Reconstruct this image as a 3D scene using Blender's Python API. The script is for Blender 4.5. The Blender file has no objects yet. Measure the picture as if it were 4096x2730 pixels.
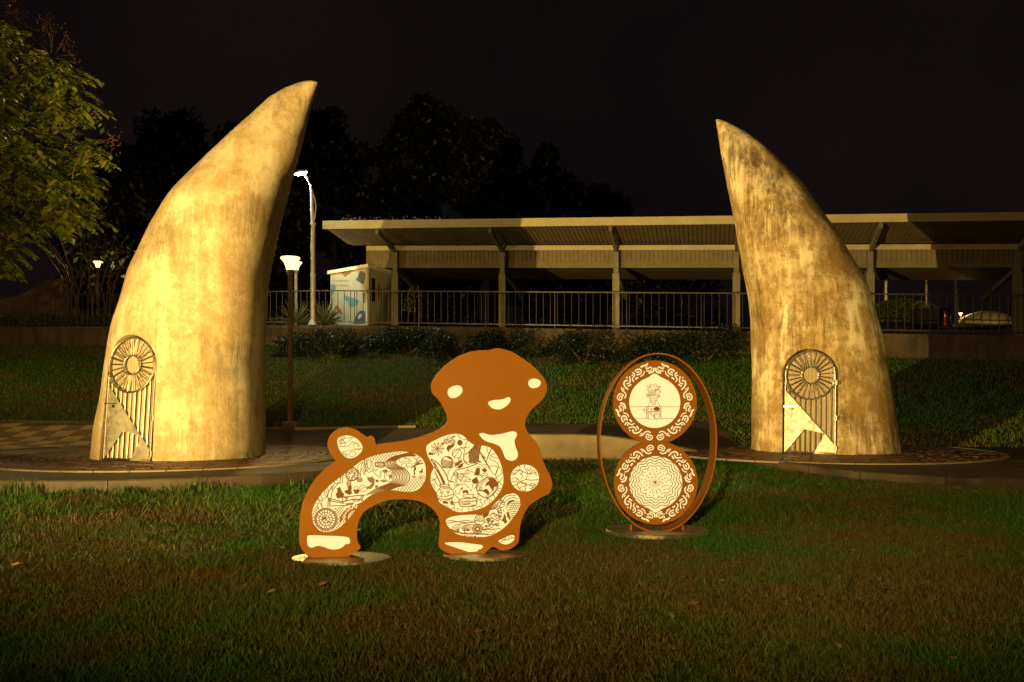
import bpy, bmesh, math, random
import numpy as np
from mathutils import Vector, Matrix, noise
from mathutils.geometry import delaunay_2d_cdt
random.seed(7); rng = np.random.default_rng(11)
SC = bpy.context.scene
COL = SC.collection
R = math.radians

# ------------------------------------------------------------------ camera
F, CX, CY, H = 3413.0, 2048.0, 1570.0, 1.2          # focal length / principal point of the 4096 px photograph, eye height (m)
cam_d = bpy.data.cameras.new('camera'); cam = bpy.data.objects.new('camera', cam_d); COL.objects.link(cam)
cam.location = (0, 0, H); cam.rotation_euler = (R(90), 0, 0)
cam_d.sensor_width = 36.0; cam_d.lens = 36.0 * F / 4096.0
cam_d.shift_y = (CY - 1365.0) / 4096.0
cam_d.clip_start = 0.05; cam_d.clip_end = 2000
SC.camera = cam

# ------------------------------------------------------------------ night sky
W = bpy.data.worlds.new('World'); SC.world = W; W.use_nodes = True
wt = W.node_tree; wt.nodes.clear()
wo = wt.nodes.new('ShaderNodeOutputWorld'); wb = wt.nodes.new('ShaderNodeBackground')
wc = wt.nodes.new('ShaderNodeTexCoord'); wn = wt.nodes.new('ShaderNodeTexNoise'); wr = wt.nodes.new('ShaderNodeValToRGB')
wn.inputs['Scale'].default_value = 2.2; wn.inputs['Detail'].default_value = 5
wr.color_ramp.elements[0].position = 0.35; wr.color_ramp.elements[0].color = (0.0038, 0.0023, 0.0026, 1)
wr.color_ramp.elements[1].position = 0.70; wr.color_ramp.elements[1].color = (0.0075, 0.0046, 0.0046, 1)
wt.links.new(wc.outputs['Generated'], wn.inputs['Vector']); wt.links.new(wn.outputs['Fac'], wr.inputs['Fac'])
wt.links.new(wr.outputs['Color'], wb.inputs['Color']); wb.inputs['Strength'].default_value = 1.0
wt.links.new(wb.outputs['Background'], wo.inputs['Surface'])

# ------------------------------------------------------------------ exposure
vs = SC.view_settings
vs.view_transform = 'Standard'; vs.look = 'None'; vs.exposure = 0; vs.gamma = 1; vs.use_curve_mapping = False
SC.render.engine = 'CYCLES'
SC.cycles.use_denoising = True
SC.cycles.max_bounces = 4; SC.cycles.diffuse_bounces = 2; SC.cycles.glossy_bounces = 2; SC.cycles.volume_bounces = 0; SC.cycles.sample_clamp_indirect = 4.0
try:
    SC.cycles.denoiser = 'OPENIMAGEDENOISE'
except Exception:
    pass
WARM = (1.0, 0.66, 0.19)
COOL = (0.80, 1.0, 0.74)
FLOOD_AT = Vector((-7.6, 2.4, 0.42)); FLOOD_AIM = Vector((-1.3, 11.4, 4.3)); FLOOD_W = 25500        # ground floodlight for the horns, out of frame
LAMP_AT = Vector((-1.4, -3.8, 2.7)); LAMP_AIM = Vector((0.3, 8.0, 1.05)); LAMP_W = 4900              # floodlight post behind the camera, on the lanterns

# ------------------------------------------------------------------ helpers
def P(px, py, D):
    return Vector(((px - CX) / F * D, D, H + (CY - py) / F * D))

def tag(o, label=None, cat=None, group=None, kind=None):
    if label: o['label'] = label
    if cat: o['category'] = cat
    if group: o['group'] = group
    if kind: o['kind'] = kind
    return o

def empty(name, loc, label=None, cat=None, group=None, kind=None):
    o = bpy.data.objects.new(name, None); COL.objects.link(o); o.location = loc
    o.empty_display_size = 0.1
    return tag(o, label, cat, group, kind)

def wloc(o):
    v = Vector((0, 0, 0))
    while o is not None:
        v += o.location
        if o.parent is not None: v += o.matrix_parent_inverse.translation
        o = o.parent
    return v

def link(name, me, mat=None, parent=None, loc=None):
    """mesh data in world coordinates unless loc is given; parent keeps it where it is"""
    o = bpy.data.objects.new(name, me); COL.objects.link(o)
    if mat is not None and len(me.materials) == 0:
        me.materials.append(mat)
    if loc is not None: o.location = loc
    if parent is not None:
        o.parent = parent
        o.matrix_parent_inverse = Matrix.Translation(-wloc(parent))
    return o

def mesh(verts, faces, smooth=False):
    me = bpy.data.meshes.new('m'); me.from_pydata([tuple(v) for v in verts], [], faces); me.update()
    if smooth:
        me.polygons.foreach_set('use_smooth', [True] * len(me.polygons))
    return me

class MB:
    """collects simple solids into one mesh"""
    def __init__(s): s.v = []; s.f = []
    def add(s, vs_, fs):
        b = len(s.v); s.v += [Vector(v) for v in vs_]; s.f += [tuple(i + b for i in f) for f in fs]
    def box(s, c, sx, sy, sz, M=None):
        vs_ = [Vector((x * sx / 2, y * sy / 2, z * sz / 2)) for x in (-1, 1) for y in (-1, 1) for z in (-1, 1)]
        if M is not None: vs_ = [M @ v for v in vs_]
        s.add([Vector(c) + v for v in vs_], [(0, 1, 3, 2), (4, 6, 7, 5), (0, 4, 5, 1), (2, 3, 7, 6), (0, 2, 6, 4), (1, 5, 7, 3)])
        return s
    def bar(s, a, b, w, h=None, up=Vector((0, 0, 1))):
        """square bar from a to b, w across and h along up"""
        h = w if h is None else h
        a = Vector(a); b = Vector(b); d = (b - a).normalized()
        if abs(d.dot(up)) > 0.98: up = Vector((0, 1, 0))
        x = d.cross(up).normalized(); y = x.cross(d).normalized()
        vs_ = []
        for p in (a, b):
            for (i, j) in ((-1, -1), (1, -1), (1, 1), (-1, 1)):
                vs_.append(p + x * (i * w / 2) + y * (j * h / 2))
        s.add(vs_, [(3, 2, 1, 0), (4, 5, 6, 7), (0, 1, 5, 4), (1, 2, 6, 5), (2, 3, 7, 6), (3, 0, 4, 7)])
        return s
    def tube(s, pts, rad, n=8, cap=True):
        pts = [Vector(p) for p in pts]
        if not isinstance(rad, (list, tuple)): rad = [rad] * len(pts)
        rings = []; ref = Vector((0, 0, 1))
        for i, p in enumerate(pts):
            d = (pts[min(i + 1, len(pts) - 1)] - pts[max(i - 1, 0)]).normalized()
            r_ = ref if abs(d.dot(ref)) < 0.95 else Vector((0, 1, 0))
            x = d.cross(r_).normalized(); y = d.cross(x).normalized()
            rings.append([p + (x * math.cos(t) + y * math.sin(t)) * rad[i] for t in [2 * math.pi * k / n for k in range(n)]])
        b = len(s.v)
        for r_ in rings: s.v += r_
        for i in range(len(pts) - 1):
            for k in range(n):
                k2 = (k + 1) % n
                s.f.append((b + i * n + k, b + i * n + k2, b + (i + 1) * n + k2, b + (i + 1) * n + k))
        if cap:
            s.f.append(tuple(b + k for k in range(n))); s.f.append(tuple(b + (len(pts) - 1) * n + k for k in reversed(range(n))))
        return s
    def lathe(s, c, prof, n=24, capb=True, capt=True):
        """prof: list of (radius, height) from bottom to top about a vertical axis through c"""
        c = Vector(c); b = len(s.v)
        for (r_, z) in prof:
            for k in range(n):
                t = 2 * math.pi * k / n
                s.v.append(c + Vector((r_ * math.cos(t), r_ * math.sin(t), z)))
        for i in range(len(prof) - 1):
            for k in range(n):
                k2 = (k + 1) % n
                s.f.append((b + i * n + k, b + i * n + k2, b + (i + 1) * n + k2, b + (i + 1) * n + k))
        if capb: s.f.append(tuple(b + k for k in reversed(range(n))))
        if capt: s.f.append(tuple(b + (len(prof) - 1) * n + k for k in range(n)))
        return s
    def build(s, name, mat, parent=None, smooth=False, kind=None):
        me = mesh(s.v, s.f, smooth)
        o = link(name, me, mat, parent)
        if smooth:
            try: me.set_sharp_from_angle(angle=R(40))
            except Exception: pass
        if kind: o['kind'] = kind
        return o

# ------------------------------------------------------------------ materials
class Mat:
    def __init__(s, name):
        s.m = bpy.data.materials.new(name); s.m.use_nodes = True
        s.t = s.m.node_tree; s.b = s.t.nodes['Principled BSDF']; s.out = s.t.nodes['Material Output']
    def n(s, typ, props=None, **inp):
        nd = s.t.nodes.new(typ)
        for k, v in (props or {}).items(): setattr(nd, k, v)
        for k, v in inp.items(): s.set(nd, k.replace('_', ' ') if k.replace('_', ' ') in nd.inputs else k, v)
        return nd
    def set(s, nd, key, v):
        if isinstance(v, bpy.types.NodeSocket): s.t.links.new(v, nd.inputs[key])
        else: nd.inputs[key].default_value = v
    def bs(s, **kw):
        for k, v in kw.items(): s.set(s.b, k.replace('_', ' '), v)
        return s
    def coords(s, kind='Object', scale=(1, 1, 1), loc=(0, 0, 0)):
        tc = s.n('ShaderNodeTexCoord'); mp = s.n('ShaderNodeMapping')
        s.t.links.new(tc.outputs[kind], mp.inputs['Vector'])
        mp.inputs['Scale'].default_value = scale; mp.inputs['Location'].default_value = loc
        return mp.outputs['Vector']
    def noise(s, vec, scale, detail=4, rough=0.55, dist=0.0):
        nd = s.n('ShaderNodeTexNoise', Scale=scale, Detail=detail, Roughness=rough, Distortion=dist)
        s.t.links.new(vec, nd.inputs['Vector']); return nd.outputs['Fac']
    def ramp(s, fac, stops):
        nd = s.n('ShaderNodeValToRGB'); cr = nd.color_ramp
        while len(cr.elements) < len(stops): cr.elements.new(0.5)
        for e, (p, c) in zip(cr.elements, stops):
            e.position = p; e.color = (c, c, c, 1) if isinstance(c, (int, float)) else (*c, 1)
        s.t.links.new(fac, nd.inputs['Fac']); return nd.outputs['Color']
    def mix(s, fac, a, b, mode='MIX'):
        nd = s.n('ShaderNodeMixRGB', {'blend_type': mode})
        for k, v in (('Fac', fac), ('Color1', a), ('Color2', b)):
            if isinstance(v, tuple): v = (*v, 1)
            s.set(nd, k, v)
        return nd.outputs['Color']
    def math(s, op, a, b=0.0):
        nd = s.n('ShaderNodeMath', {'operation': op}); s.set(nd, 0, a); s.set(nd, 1, b); return nd.outputs[0]
    def bump(s, h, strength=0.3, dist=0.02):
        nd = s.n('ShaderNodeBump', Strength=strength, Distance=dist); s.t.links.new(h, nd.inputs['Height'])
        s.t.links.new(nd.outputs['Normal'], s.b.inputs['Normal']); return s

MATS = {}
def plain(name, col, rough=0.6, metal=0.0, var=0.25, scale=6.0, bump=0.12, spec=None):
    """colour with some uneven wear"""
    if name in MATS: return MATS[name]
    m = Mat(name); v = m.coords()
    f = m.noise(v, scale, 6, 0.65)
    dark = tuple(c * (1 - var) for c in col); light = tuple(min(1, c * (1 + var)) for c in col)
    m.bs(Base_Color=m.ramp(f, [(0.3, dark), (0.7, light)]), Metallic=metal)
    g = m.noise(v, scale * 3.3, 4)
    m.bs(Roughness=m.ramp(g, [(0.3, max(0.05, rough - 0.12)), (0.7, min(1, rough + 0.12))]))
    if bump: m.bump(m.noise(v, scale * 8, 3), bump, 0.01)
    if spec is not None: m.b.inputs['Specular IOR Level'].default_value = spec
    MATS[name] = m.m
    return m.m

def glow(name, col, strength):
    if name in MATS: return MATS[name]
    m = Mat(name)
    m.bs(Base_Color=(0.06, 0.055, 0.045, 1), Roughness=0.5); m.b.inputs['Specular IOR Level'].default_value = 0.2
    m.b.inputs['Emission Color'].default_value = (*col, 1); m.b.inputs['Emission Strength'].default_value = strength
    MATS[name] = m.m; return m.m

def add_light(kind, name, loc, energy, col, parent=None, size=0.1, aim=None, spot=None, blend=0.5):
    d = bpy.data.lights.new(name, kind); d.energy = energy; d.color = col
    d.shadow_soft_size = size
    o = bpy.data.objects.new(name, d); COL.objects.link(o); o.location = loc
    if aim is not None:
        o.rotation_euler = (Vector(aim) - Vector(loc)).to_track_quat('-Z', 'Y').to_euler()
    if spot: d.spot_size = R(spot); d.spot_blend = blend
    if parent is not None:
        o.parent = parent; o.matrix_parent_inverse = Matrix.Translation(-wloc(parent))
    return o

def catmull(pts, closed=False, k=4, corners=()):
    """smooth polyline through pts; indices in corners stay sharp"""
    n = len(pts); out = []
    rngi = range(n if closed else n - 1)
    for i in rngi:
        p1 = pts[i]; p2 = pts[(i + 1) % n]
        p0 = pts[(i - 1) % n] if (closed or i > 0) else p1
        p3 = pts[(i + 2) % n] if (closed or i + 2 < n) else p2
        if i in corners: p0 = p1
        if (i + 1) % n in corners: p3 = p2
        for j in range(k):
            t = j / k; t2 = t * t; t3 = t2 * t
            out.append(tuple(0.5 * ((2 * b) + (c - a) * t + (2 * a - 5 * b + 4 * c - d) * t2 + (-a + 3 * b - 3 * c + d) * t3)
                             for a, b, c, d in zip(p0, p1, p2, p3)))
    if not closed: out.append(tuple(pts[-1]))
    return out

def inside(q, loops):
    ins = False
    for lp in loops:
        n = len(lp)
        for i in range(n):
            x0, y0 = lp[i]; x1, y1 = lp[(i + 1) % n]
            if (y0 > q[1]) != (y1 > q[1]) and q[0] < (x1 - x0) * (q[1] - y0) / (y1 - y0) + x0: ins = not ins
    return ins

def fill2d(loops, extrude=0.0, mode='BOTH', extra=()):
    """verts, faces of a filled 2-D shape (inner loops become holes), optionally with thickness"""
    pts_ = []; ed = []
    for lp in loops:
        b = len(pts_); n = len(lp); pts_ += [Vector((p[0], p[1])) for p in lp]; ed += [(b + i, b + (i + 1) % n) for i in range(n)]
    pts_ += [Vector(p) for p in extra]
    vo, eo, fo, *_ = delaunay_2d_cdt(pts_, ed, [], 0, 1e-6)
    T = []
    for t_ in fo:
        c = ((vo[t_[0]].x + vo[t_[1]].x + vo[t_[2]].x) / 3, (vo[t_[0]].y + vo[t_[1]].y + vo[t_[2]].y) / 3)
        if inside(c, loops): T.append(tuple(t_))
    def ccw(t_):
        a, b, c = (vo[i] for i in t_)
        return t_ if (b.x - a.x) * (c.y - a.y) - (b.y - a.y) * (c.x - a.x) > 0 else t_[::-1]
    T = [ccw(t_) for t_ in T]; n = len(vo)
    if extrude == 0.0: return [Vector((v.x, v.y, 0)) for v in vo], T
    V = [Vector((v.x, v.y, extrude)) for v in vo] + [Vector((v.x, v.y, -extrude)) for v in vo]; Fc = []
    if mode in ('BOTH', 'FRONT'): Fc += T
    if mode in ('BOTH', 'BACK'): Fc += [tuple(i + n for i in reversed(t_)) for t_ in T]
    cnt = {}
    for t_ in T:
        for a, b in ((t_[0], t_[1]), (t_[1], t_[2]), (t_[2], t_[0])): cnt[(a, b)] = 1
    for (a, b) in cnt:
        if (b, a) not in cnt: Fc.append((a, a + n, b + n, b))
    return V, Fc

class Plane:
    """upright flat panel in the place: origin o, horizontal axis u, front normal n"""
    def __init__(s, o, yaw):
        s.o = Vector(o); s.u = Vector((math.cos(yaw), math.sin(yaw), 0)); s.n = Vector((s.u.y, -s.u.x, 0))
    def px(s, x, y):
        d = Vector(((x - CX) / F, 1, (CY - y) / F)); c = Vector((0, 0, H))
        q = c + d * ((s.o - c).dot(s.n) / d.dot(s.n)) - s.o
        return (q.dot(s.u), q.z)
    def w(s, a, b, k=0.0):
        """local (along, up, towards viewer) -> world"""
        return s.o + s.u * a + Vector((0, 0, b)) + s.n * k
    def sheet(s, name, loops, k, mat, parent, extrude=0.0, mode='BOTH', kind=None):
        vs_, fs = fill2d(loops, extrude, mode)
        if extrude == 0.0:
            pass
        o = link(name, mesh([s.w(v.x, v.y, v.z + k) for v in vs_], fs), mat, parent)
        if kind: o['kind'] = kind
        return o
# ================================================================== the setting: lawn, plazas, path, terrace
def smooth01(t): t = np.clip(t, 0, 1); return t * t * (3 - 2 * t)
def wall_y(X): return 28.1 - 0.23 * X
def base_z(X): return np.where(X > -6.57, 3.32 - 0.0332 * X, 3.54 + 0.011 * (-6.57 - X))
def foot_y(X): return 18.3 - 0.1 * X
def ground_z(X, Y):
    X = np.asarray(X, float); Y = np.asarray(Y, float)
    fy = foot_y(X); wy = wall_y(X); wb = base_z(X) - 0.72
    a = np.clip((Y - (fy - 2.2)) / 2.2, 0, 1)
    z = 0.35 * a * a
    t = np.clip((Y - fy) / (wy - fy), 0, 1)
    z = z + (wb - 0.35) * (0.75 * t + 0.25 * smooth01(t))
    z = z + 0.02 * np.sin(X * 1.3 + Y * 0.7) * np.sin(Y * 1.1 - X * 0.4) * np.clip((Y - 2) / 6, 0, 1) * 0.5
    return np.where(Y > wy + 0.02, wb, z)
def gz(x, y): return float(ground_z(x, y))

def m_soil():
    m = Mat('lawn_soil'); v = m.coords()
    f = m.noise(v, 0.8, 5); g = m.noise(v, 22, 5, 0.7)
    c = m.mix(f, (0.030, 0.032, 0.010), (0.060, 0.040, 0.016))
    c = m.mix(m.ramp(g, [(0.35, 0.0), (0.7, 1.0)]), c, (0.020, 0.026, 0.008))
    m.bs(Base_Color=c, Roughness=0.95); m.bump(g, 0.8, 0.03)
    m.b.inputs['Specular IOR Level'].default_value = 0.1
    return m.m
soil = m_soil()
# lawn sheet from behind the camera up to the retaining wall
xs = np.concatenate([np.linspace(-60, -14, 12), np.linspace(-13.5, 13.5, 109), np.linspace(14, 60, 12)])
ys = np.concatenate([np.linspace(-60, 1, 10), np.linspace(1.5, 15.5, 40), np.linspace(15.75, 36, 82)])
gv = []; gf = []
for y in ys:
    for x in xs:
        gv.append((x, min(y, float(wall_y(x)) + 0.3) if y > 20 else y, 0))
gv = np.array(gv); gv[:, 2] = ground_z(gv[:, 0], gv[:, 1])
nx = len(xs)
for j in range(len(ys) - 1):
    for i in range(nx - 1):
        gf.append((j * nx + i, j * nx + i + 1, (j + 1) * nx + i + 1, (j + 1) * nx + i))
lawn = link('lawn_ground', mesh(gv, gf, True), soil); tag(lawn, 'lawn soil sloping up to the retaining wall', None, None, 'structure')

# upper terrace behind the wall, reaching the horizon
tv = []; tf = []
txs = np.linspace(-320, 320, 81)
for k, off in enumerate((0.25, 3, 8, 14, 24, 60, 700)):
    for x in txs:
        y = float(wall_y(np.clip(x, -40, 30))) + off
        z = float(base_z(np.clip(x, -40, 30))) - 0.02
        if 1 <= k: z += 0.02
        tv.append((x, y, z))
n_ = len(txs)
for j in range(6):
    for i in range(n_ - 1):
        tf.append((j * n_ + i, j * n_ + i + 1, (j + 1) * n_ + i + 1, (j + 1) * n_ + i))
terr = link('terrace_ground', mesh(tv, tf, True), soil); tag(terr, 'upper terrace ground behind the fence', None, None, 'structure')

# ------------------------------------------------------------------ paving materials
def m_concrete(name, a, b, sc=3.0, spots=0.5):
    m = Mat(name); v = m.coords()
    f = m.noise(v, sc, 8, 0.68); g = m.noise(v, 55, 4, 0.7); h = m.noise(v, 0.9, 4)
    c = m.mix(f, a, b)
    c = m.mix(m.ramp(h, [(0.45, 0.0), (0.68, spots)]), c, tuple(x * 0.35 for x in a))
    c = m.mix(m.ramp(g, [(0.4, 0.0), (0.75, 0.35)]), c, tuple(x * 0.5 for x in a))
    m.bs(Base_Color=c, Roughness=m.ramp(f, [(0.3, 0.55), (0.7, 0.9)])); m.bump(g, 0.35, 0.01)
    return m.m
asphalt = m_concrete('plaza_asphalt', (0.034, 0.024, 0.017), (0.068, 0.048, 0.032), 2.0)
kerbm = m_concrete('kerb_concrete', (0.026, 0.018, 0.011), (0.075, 0.052, 0.030), 4.0, 0.9)
tanm = m_concrete('tan_strip', (0.15, 0.11, 0.06), (0.25, 0.19, 0.11), 6.0, 0.6)
def m_brick():
    m = Mat('red_paver'); v = m.coords(); gi = m.n('ShaderNodeNewGeometry')
    f = m.noise(v, 2.5, 6); g = m.noise(v, 40, 4)
    c = m.ramp(gi.outputs['Random Per Island'], [(0.0, (0.060, 0.022, 0.016)), (0.5, (0.105, 0.036, 0.024)), (1.0, (0.13, 0.058, 0.040))])
    c = m.mix(m.ramp(f, [(0.4, 0.0), (0.7, 0.6)]), c, (0.045, 0.028, 0.020))
    m.bs(Base_Color=c, Roughness=m.ramp(g, [(0.3, 0.35), (0.7, 0.75)])); m.bump(g, 0.3, 0.006)
    return m.m
brickm = m_brick()

def pad(name, label, outline, z, horn_c, r_in, r_ring):
    """raised plaza: outline polygon, kerb stones round it, a ring of bricks round the horn and a pale strip round the bricks"""
    vs_, fs = fill2d([outline], 0.0, 'FRONT')
    top = link(name, mesh([(v.x, v.y, z) for v in vs_], fs), asphalt); tag(top, label, None, None, 'structure')
    # kerb stones, each its own piece
    N = len(outline); acc = 0.0; seg = [outline[0]]
    def stone(pts):
        pts = [Vector(p).to_2d() for p in pts]
        v = []; f = []
        for i, p in enumerate(pts):
            d = (pts[min(i + 1, len(pts) - 1)] - pts[max(i - 1, 0)]).normalized()
            nrm = Vector((d.y, -d.x)); jit = random.uniform(-0.006, 0.006)
            for (o_, zz) in ((0.008 + jit, -0.05), (0.0 + jit, z + 0.0), (-0.012 + jit, z + 0.014), (-0.13, z + 0.014), (-0.13, z - 0.05)):
                q = p + nrm * o_; v.append((q.x, q.y, zz))
        m_ = 5
        for i in range(len(pts) - 1):
            for k in range(4): f.append((i * m_ + k, (i + 1) * m_ + k, (i + 1) * m_ + k + 1, i * m_ + k + 1))
        f.append(tuple(range(m_))); f.append(tuple(reversed(range((len(pts) - 1) * m_, len(pts) * m_))))
        link('kerb_stone', mesh(v, f), kerbm, top)
    for i in range(N):
        p = Vector(outline[i]); q = Vector(outline[(i + 1) % N]); L = (q - p).length
        if max(p.y, q.y) > 16.4: seg = [tuple(q)]; acc = 0; continue
        acc += L; seg.append(tuple(q))
        if acc > 0.95:
            d = (Vector(seg[-1]) - Vector(seg[-2])).normalized()
            last = Vector(seg[-1]) - d * 0.008
            stone(seg[:-1] + [tuple(last)]); seg = [tuple(q)]; acc = 0
    # brick courses
    b = MB(); r = r_in - 0.1
    while r < r_ring - 0.06:
        nb = int(2 * math.pi * r / 0.215); off = random.random()
        for k in range(nb):
            a0 = 2 * math.pi * (k + off) / nb; a1 = 2 * math.pi * (k + off + 1) / nb - 0.010 / r
            dz = z + 0.016 + random.uniform(-0.004, 0.004); t1 = random.uniform(-0.003, 0.003)
            ri, ro = r, r + 0.102
            cs = [(ri, a0), (ro, a0), (ro, a1), (ri, a1)]
            vv = [(horn_c[0] + rr * math.cos(a), horn_c[1] + rr * math.sin(a), z - 0.01) for rr, a in cs]
            e = 0.006
            cs2 = [(ri + e, a0 + e / r), (ro - e, a0 + e / r), (ro - e, a1 - e / r), (ri + e, a1 - e / r)]
            vv += [(horn_c[0] + rr * math.cos(a), horn_c[1] + rr * math.sin(a), dz + (t1 if q in (1, 2) else 0)) for q, (rr, a) in enumerate(cs2)]
            b.add(vv, [(4, 5, 6, 7), (0, 1, 5, 4), (1, 2, 6, 5), (2, 3, 7, 6), (3, 0, 4, 7)])
        r += 0.112
    b.build('brick_courses', brickm, top, kind='stuff')
    # pale strip: single stones
    nb = 40
    for k in range(nb):
        a0 = 2 * math.pi * k / nb; a1 = 2 * math.pi * (k + 1) / nb - 0.004
        v = []; 
        for zz in (z - 0.01, z + 0.020 + random.uniform(-0.002, 0.002)):
            for (rr, a) in ((r_ring, a0), (r_ring + 0.11, a0), (r_ring + 0.11, (a0 + a1) / 2), (r_ring + 0.11, a1), (r_ring, a1), (r_ring, (a0 + a1) / 2)):
                v.append((horn_c[0] + rr * math.cos(a), horn_c[1] + rr * math.sin(a), zz))
        f = [(6, 7, 8, 9, 10, 11)] + [(i, (i + 1) % 6, (i + 1) % 6 + 6, i + 6) for i in range(6)]
        link('edging_stone', mesh(v, f), tanm, top)
    return top
LH = (-5.41, 13.9); RH = (5.62, 15.8); LZ = 0.16; RZ = 0.12
circ = [(LH[0] + 4.0 * math.cos(t), LH[1] + 4.0 * math.sin(t)) for t in np.linspace(0, 2 * math.pi, 73)[:-1]]
pad('plaza', 'raised round plaza under the horn by the lamp post', circ, LZ, LH, 1.35, 2.75)
ro = [(3.55, 17.6), (3.45, 16.0), (3.72, 14.7), (4.05, 13.2), (4.62, 11.65), (5.4, 10.9), (6.4, 10.42), (8.0, 10.0), (11, 9.7), (14, 10.5), (16, 13), (16, 17), (12, 19.4), (7.5, 19.6), (5, 19)]
ro = catmull(ro, True, 8)
pad('plaza', 'raised plaza with a brick circle under the horn by the shelter', ro, RZ, RH, 1.25, 3.0)

# ------------------------------------------------------------------ tiled path behind the plazas
def path_back(x): return 18.75 + 0.2 * max(0, -5 - x)
pv = []; pf = []; PX = np.linspace(-22, 4.5, 90); npv = 18
for x in PX:
    yb = path_back(x); yf = 15.2
    for k in range(npv + 1):
        y = yf + (yb - yf) * k / npv
        pv.append((x, y, gz(x, y) + 0.035))
for i in range(len(PX) - 1):
    for k in range(npv):
        a = i * (npv + 1) + k; pf.append((a, a + npv + 1, a + npv + 2, a + 1))
path = link('path', mesh(pv, pf, True), asphalt); tag(path, 'paved path winding behind the horn plaza', None, None, 'structure')
def m_tile(nm, a, b):
    m = Mat(nm); v = m.coords(); g = m.noise(v, 18, 5); h = m.noise(v, 1.5, 4)
    m.bs(Base_Color=m.mix(h, a, b), Roughness=m.ramp(g, [(0.3, 0.4), (0.7, 0.8)])); m.bump(g, 0.25, 0.01); return m.m
tl = [m_tile('pale_tile', (0.30, 0.22, 0.12), (0.22, 0.16, 0.09)), m_tile('dark_tile', (0.13, 0.085, 0.05), (0.10, 0.065, 0.04))]
ts = 0.42; ti = 0
for i in range(int((22 - 7.0) / ts)):
    for j in range(11):
        x = -21.5 + i * ts; y = 16.6 + j * ts
        if y + ts > path_back(x) - 0.1 or (x - LH[0]) ** 2 + (y - LH[1]) ** 2 < 4.3 ** 2: continue
        if (x + ts) / y < -0.66: continue
        q = [(x + 0.006, y + 0.006), (x + ts - 0.006, y + 0.006), (x + ts - 0.006, y + ts - 0.006), (x + 0.006, y + ts - 0.006)]
        dz = random.uniform(0.048, 0.058)
        v = [(a, b_, gz(a, b_) + 0.02) for a, b_ in q] + [(a, b_, gz(a, b_) + dz) for a, b_ in q]
        link('paving_tile', mesh(v, [(4, 5, 6, 7), (0, 1, 5, 4), (1, 2, 6, 5), (2, 3, 7, 6), (3, 0, 4, 7)]), tl[(i + j) % 2], path)
# pale edging along the back of the path
eb = [(x, path_back(x)) for x in np.arange(-21, -1.2, 0.9)]
for a, b_ in zip(eb[:-1], eb[1:]):
    v = []
    for (x, y) in (a, (b_[0] - 0.012, b_[1])):
        z = gz(x, y)
        v += [(x, y - 0.02, z - 0.05), (x, y - 0.02, z + 0.085), (x, y + 0.14, z + 0.085), (x, y + 0.14, z - 0.05)]
    link('edging_stone', mesh(v, [(0, 4, 5, 1), (1, 5, 6, 2), (2, 6, 7, 3), (0, 1, 2, 3), (7, 6, 5, 4)]), tanm, path)

# low concrete wall between the two sculptures
lw = [P(1990, 1846, 14.9), P(2150, 1846, 14.8), P(2290, 1844, 14.8), P(2420, 1842, 14.9), P(2570, 1838, 15.1), P(2700, 1832, 15.3), P(2790, 1826, 15.4)]
lt = [0.47, 0.47, 0.47, 0.44, 0.34, 0.24, 0.15]
v = []; f = []
LWP = pts = catmull([(a.x, a.y, h) for a, h in zip(lw, lt)], False, 5)
for (x, y, h) in pts:
    v += [(x, y, -0.05), (x + random.uniform(-.004, .004), y - 0.01, h - 0.02), (x, y + 0.012, h), (x + 0.02, y + 0.34, h + 0.005), (x + 0.02, y + 0.35, -0.05)]
for i in range(len(pts) - 1):
    for k in range(4): f.append((i * 5 + k, (i + 1) * 5 + k, (i + 1) * 5 + k + 1, i * 5 + k + 1))
f.append((0, 1, 2, 3, 4)); f.append(tuple(reversed(range((len(pts) - 1) * 5, len(pts) * 5))))
lwo = link('low_wall', mesh(v, f), m_concrete('low_wall_concrete', (0.20, 0.15, 0.085), (0.32, 0.25, 0.15), 3.0, 0.8))
tag(lwo, 'low weathered concrete wall on the lawn between the two lantern sculptures', 'wall')

# ------------------------------------------------------------------ retaining wall under the fence
def m_wall():
    m = Mat('retaining_concrete'); v = m.coords(); s = m.coords(scale=(1, 1, 0.25))
    f = m.noise(v, 1.2, 7, 0.7); g = m.noise(s, 2.4, 6, 0.7)
    c = m.mix(f, (0.06, 0.045, 0.028), (0.14, 0.10, 0.06)); c = m.mix(m.ramp(g, [(0.45, 0.0), (0.65, 0.85)]), c, (0.035, 0.028, 0.018))
    m.bs(Base_Color=c, Roughness=0.85); m.bump(m.noise(v, 30, 4), 0.3, 0.01); return m.m
wallm = m_wall()
rw = empty('retaining_wall', (0, 28.1, 2.4), 'long stained concrete retaining wall under the metal fence', 'wall')
wx = np.arange(-30, 27, 3.0)
for a in wx:
    b_ = a + 2.985; mb = MB(); vv = []
    for x in (a, b_):
        y = float(wall_y(x)); z1 = float(base_z(x)); z0 = z1 - 1.6
        vv += [(x, y, z0), (x, y, z1 - 0.12), (x, y + 0.35, z1 - 0.12), (x, y + 0.35, z0)]
    mb.add(vv, [(0, 4, 5, 1), (1, 5, 6, 2), (2, 6, 7, 3), (0, 1, 2, 3), (7, 6, 5, 4)])
    mb.build('wall_panel', wallm, rw)
    mb = MB(); vv = []
    for x in (a, b_):
        y = float(wall_y(x)); z1 = float(base_z(x))
        vv += [(x, y - 0.05, z1 - 0.118), (x, y - 0.05, z1), (x, y + 0.4, z1), (x, y + 0.4, z1 - 0.118)]
    mb.add(vv, [(0, 4, 5, 1), (1, 5, 6, 2), (2, 6, 7, 3), (3, 7, 4, 0), (0, 1, 2, 3), (7, 6, 5, 4)])
    mb.build('coping', wallm, rw)
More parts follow.
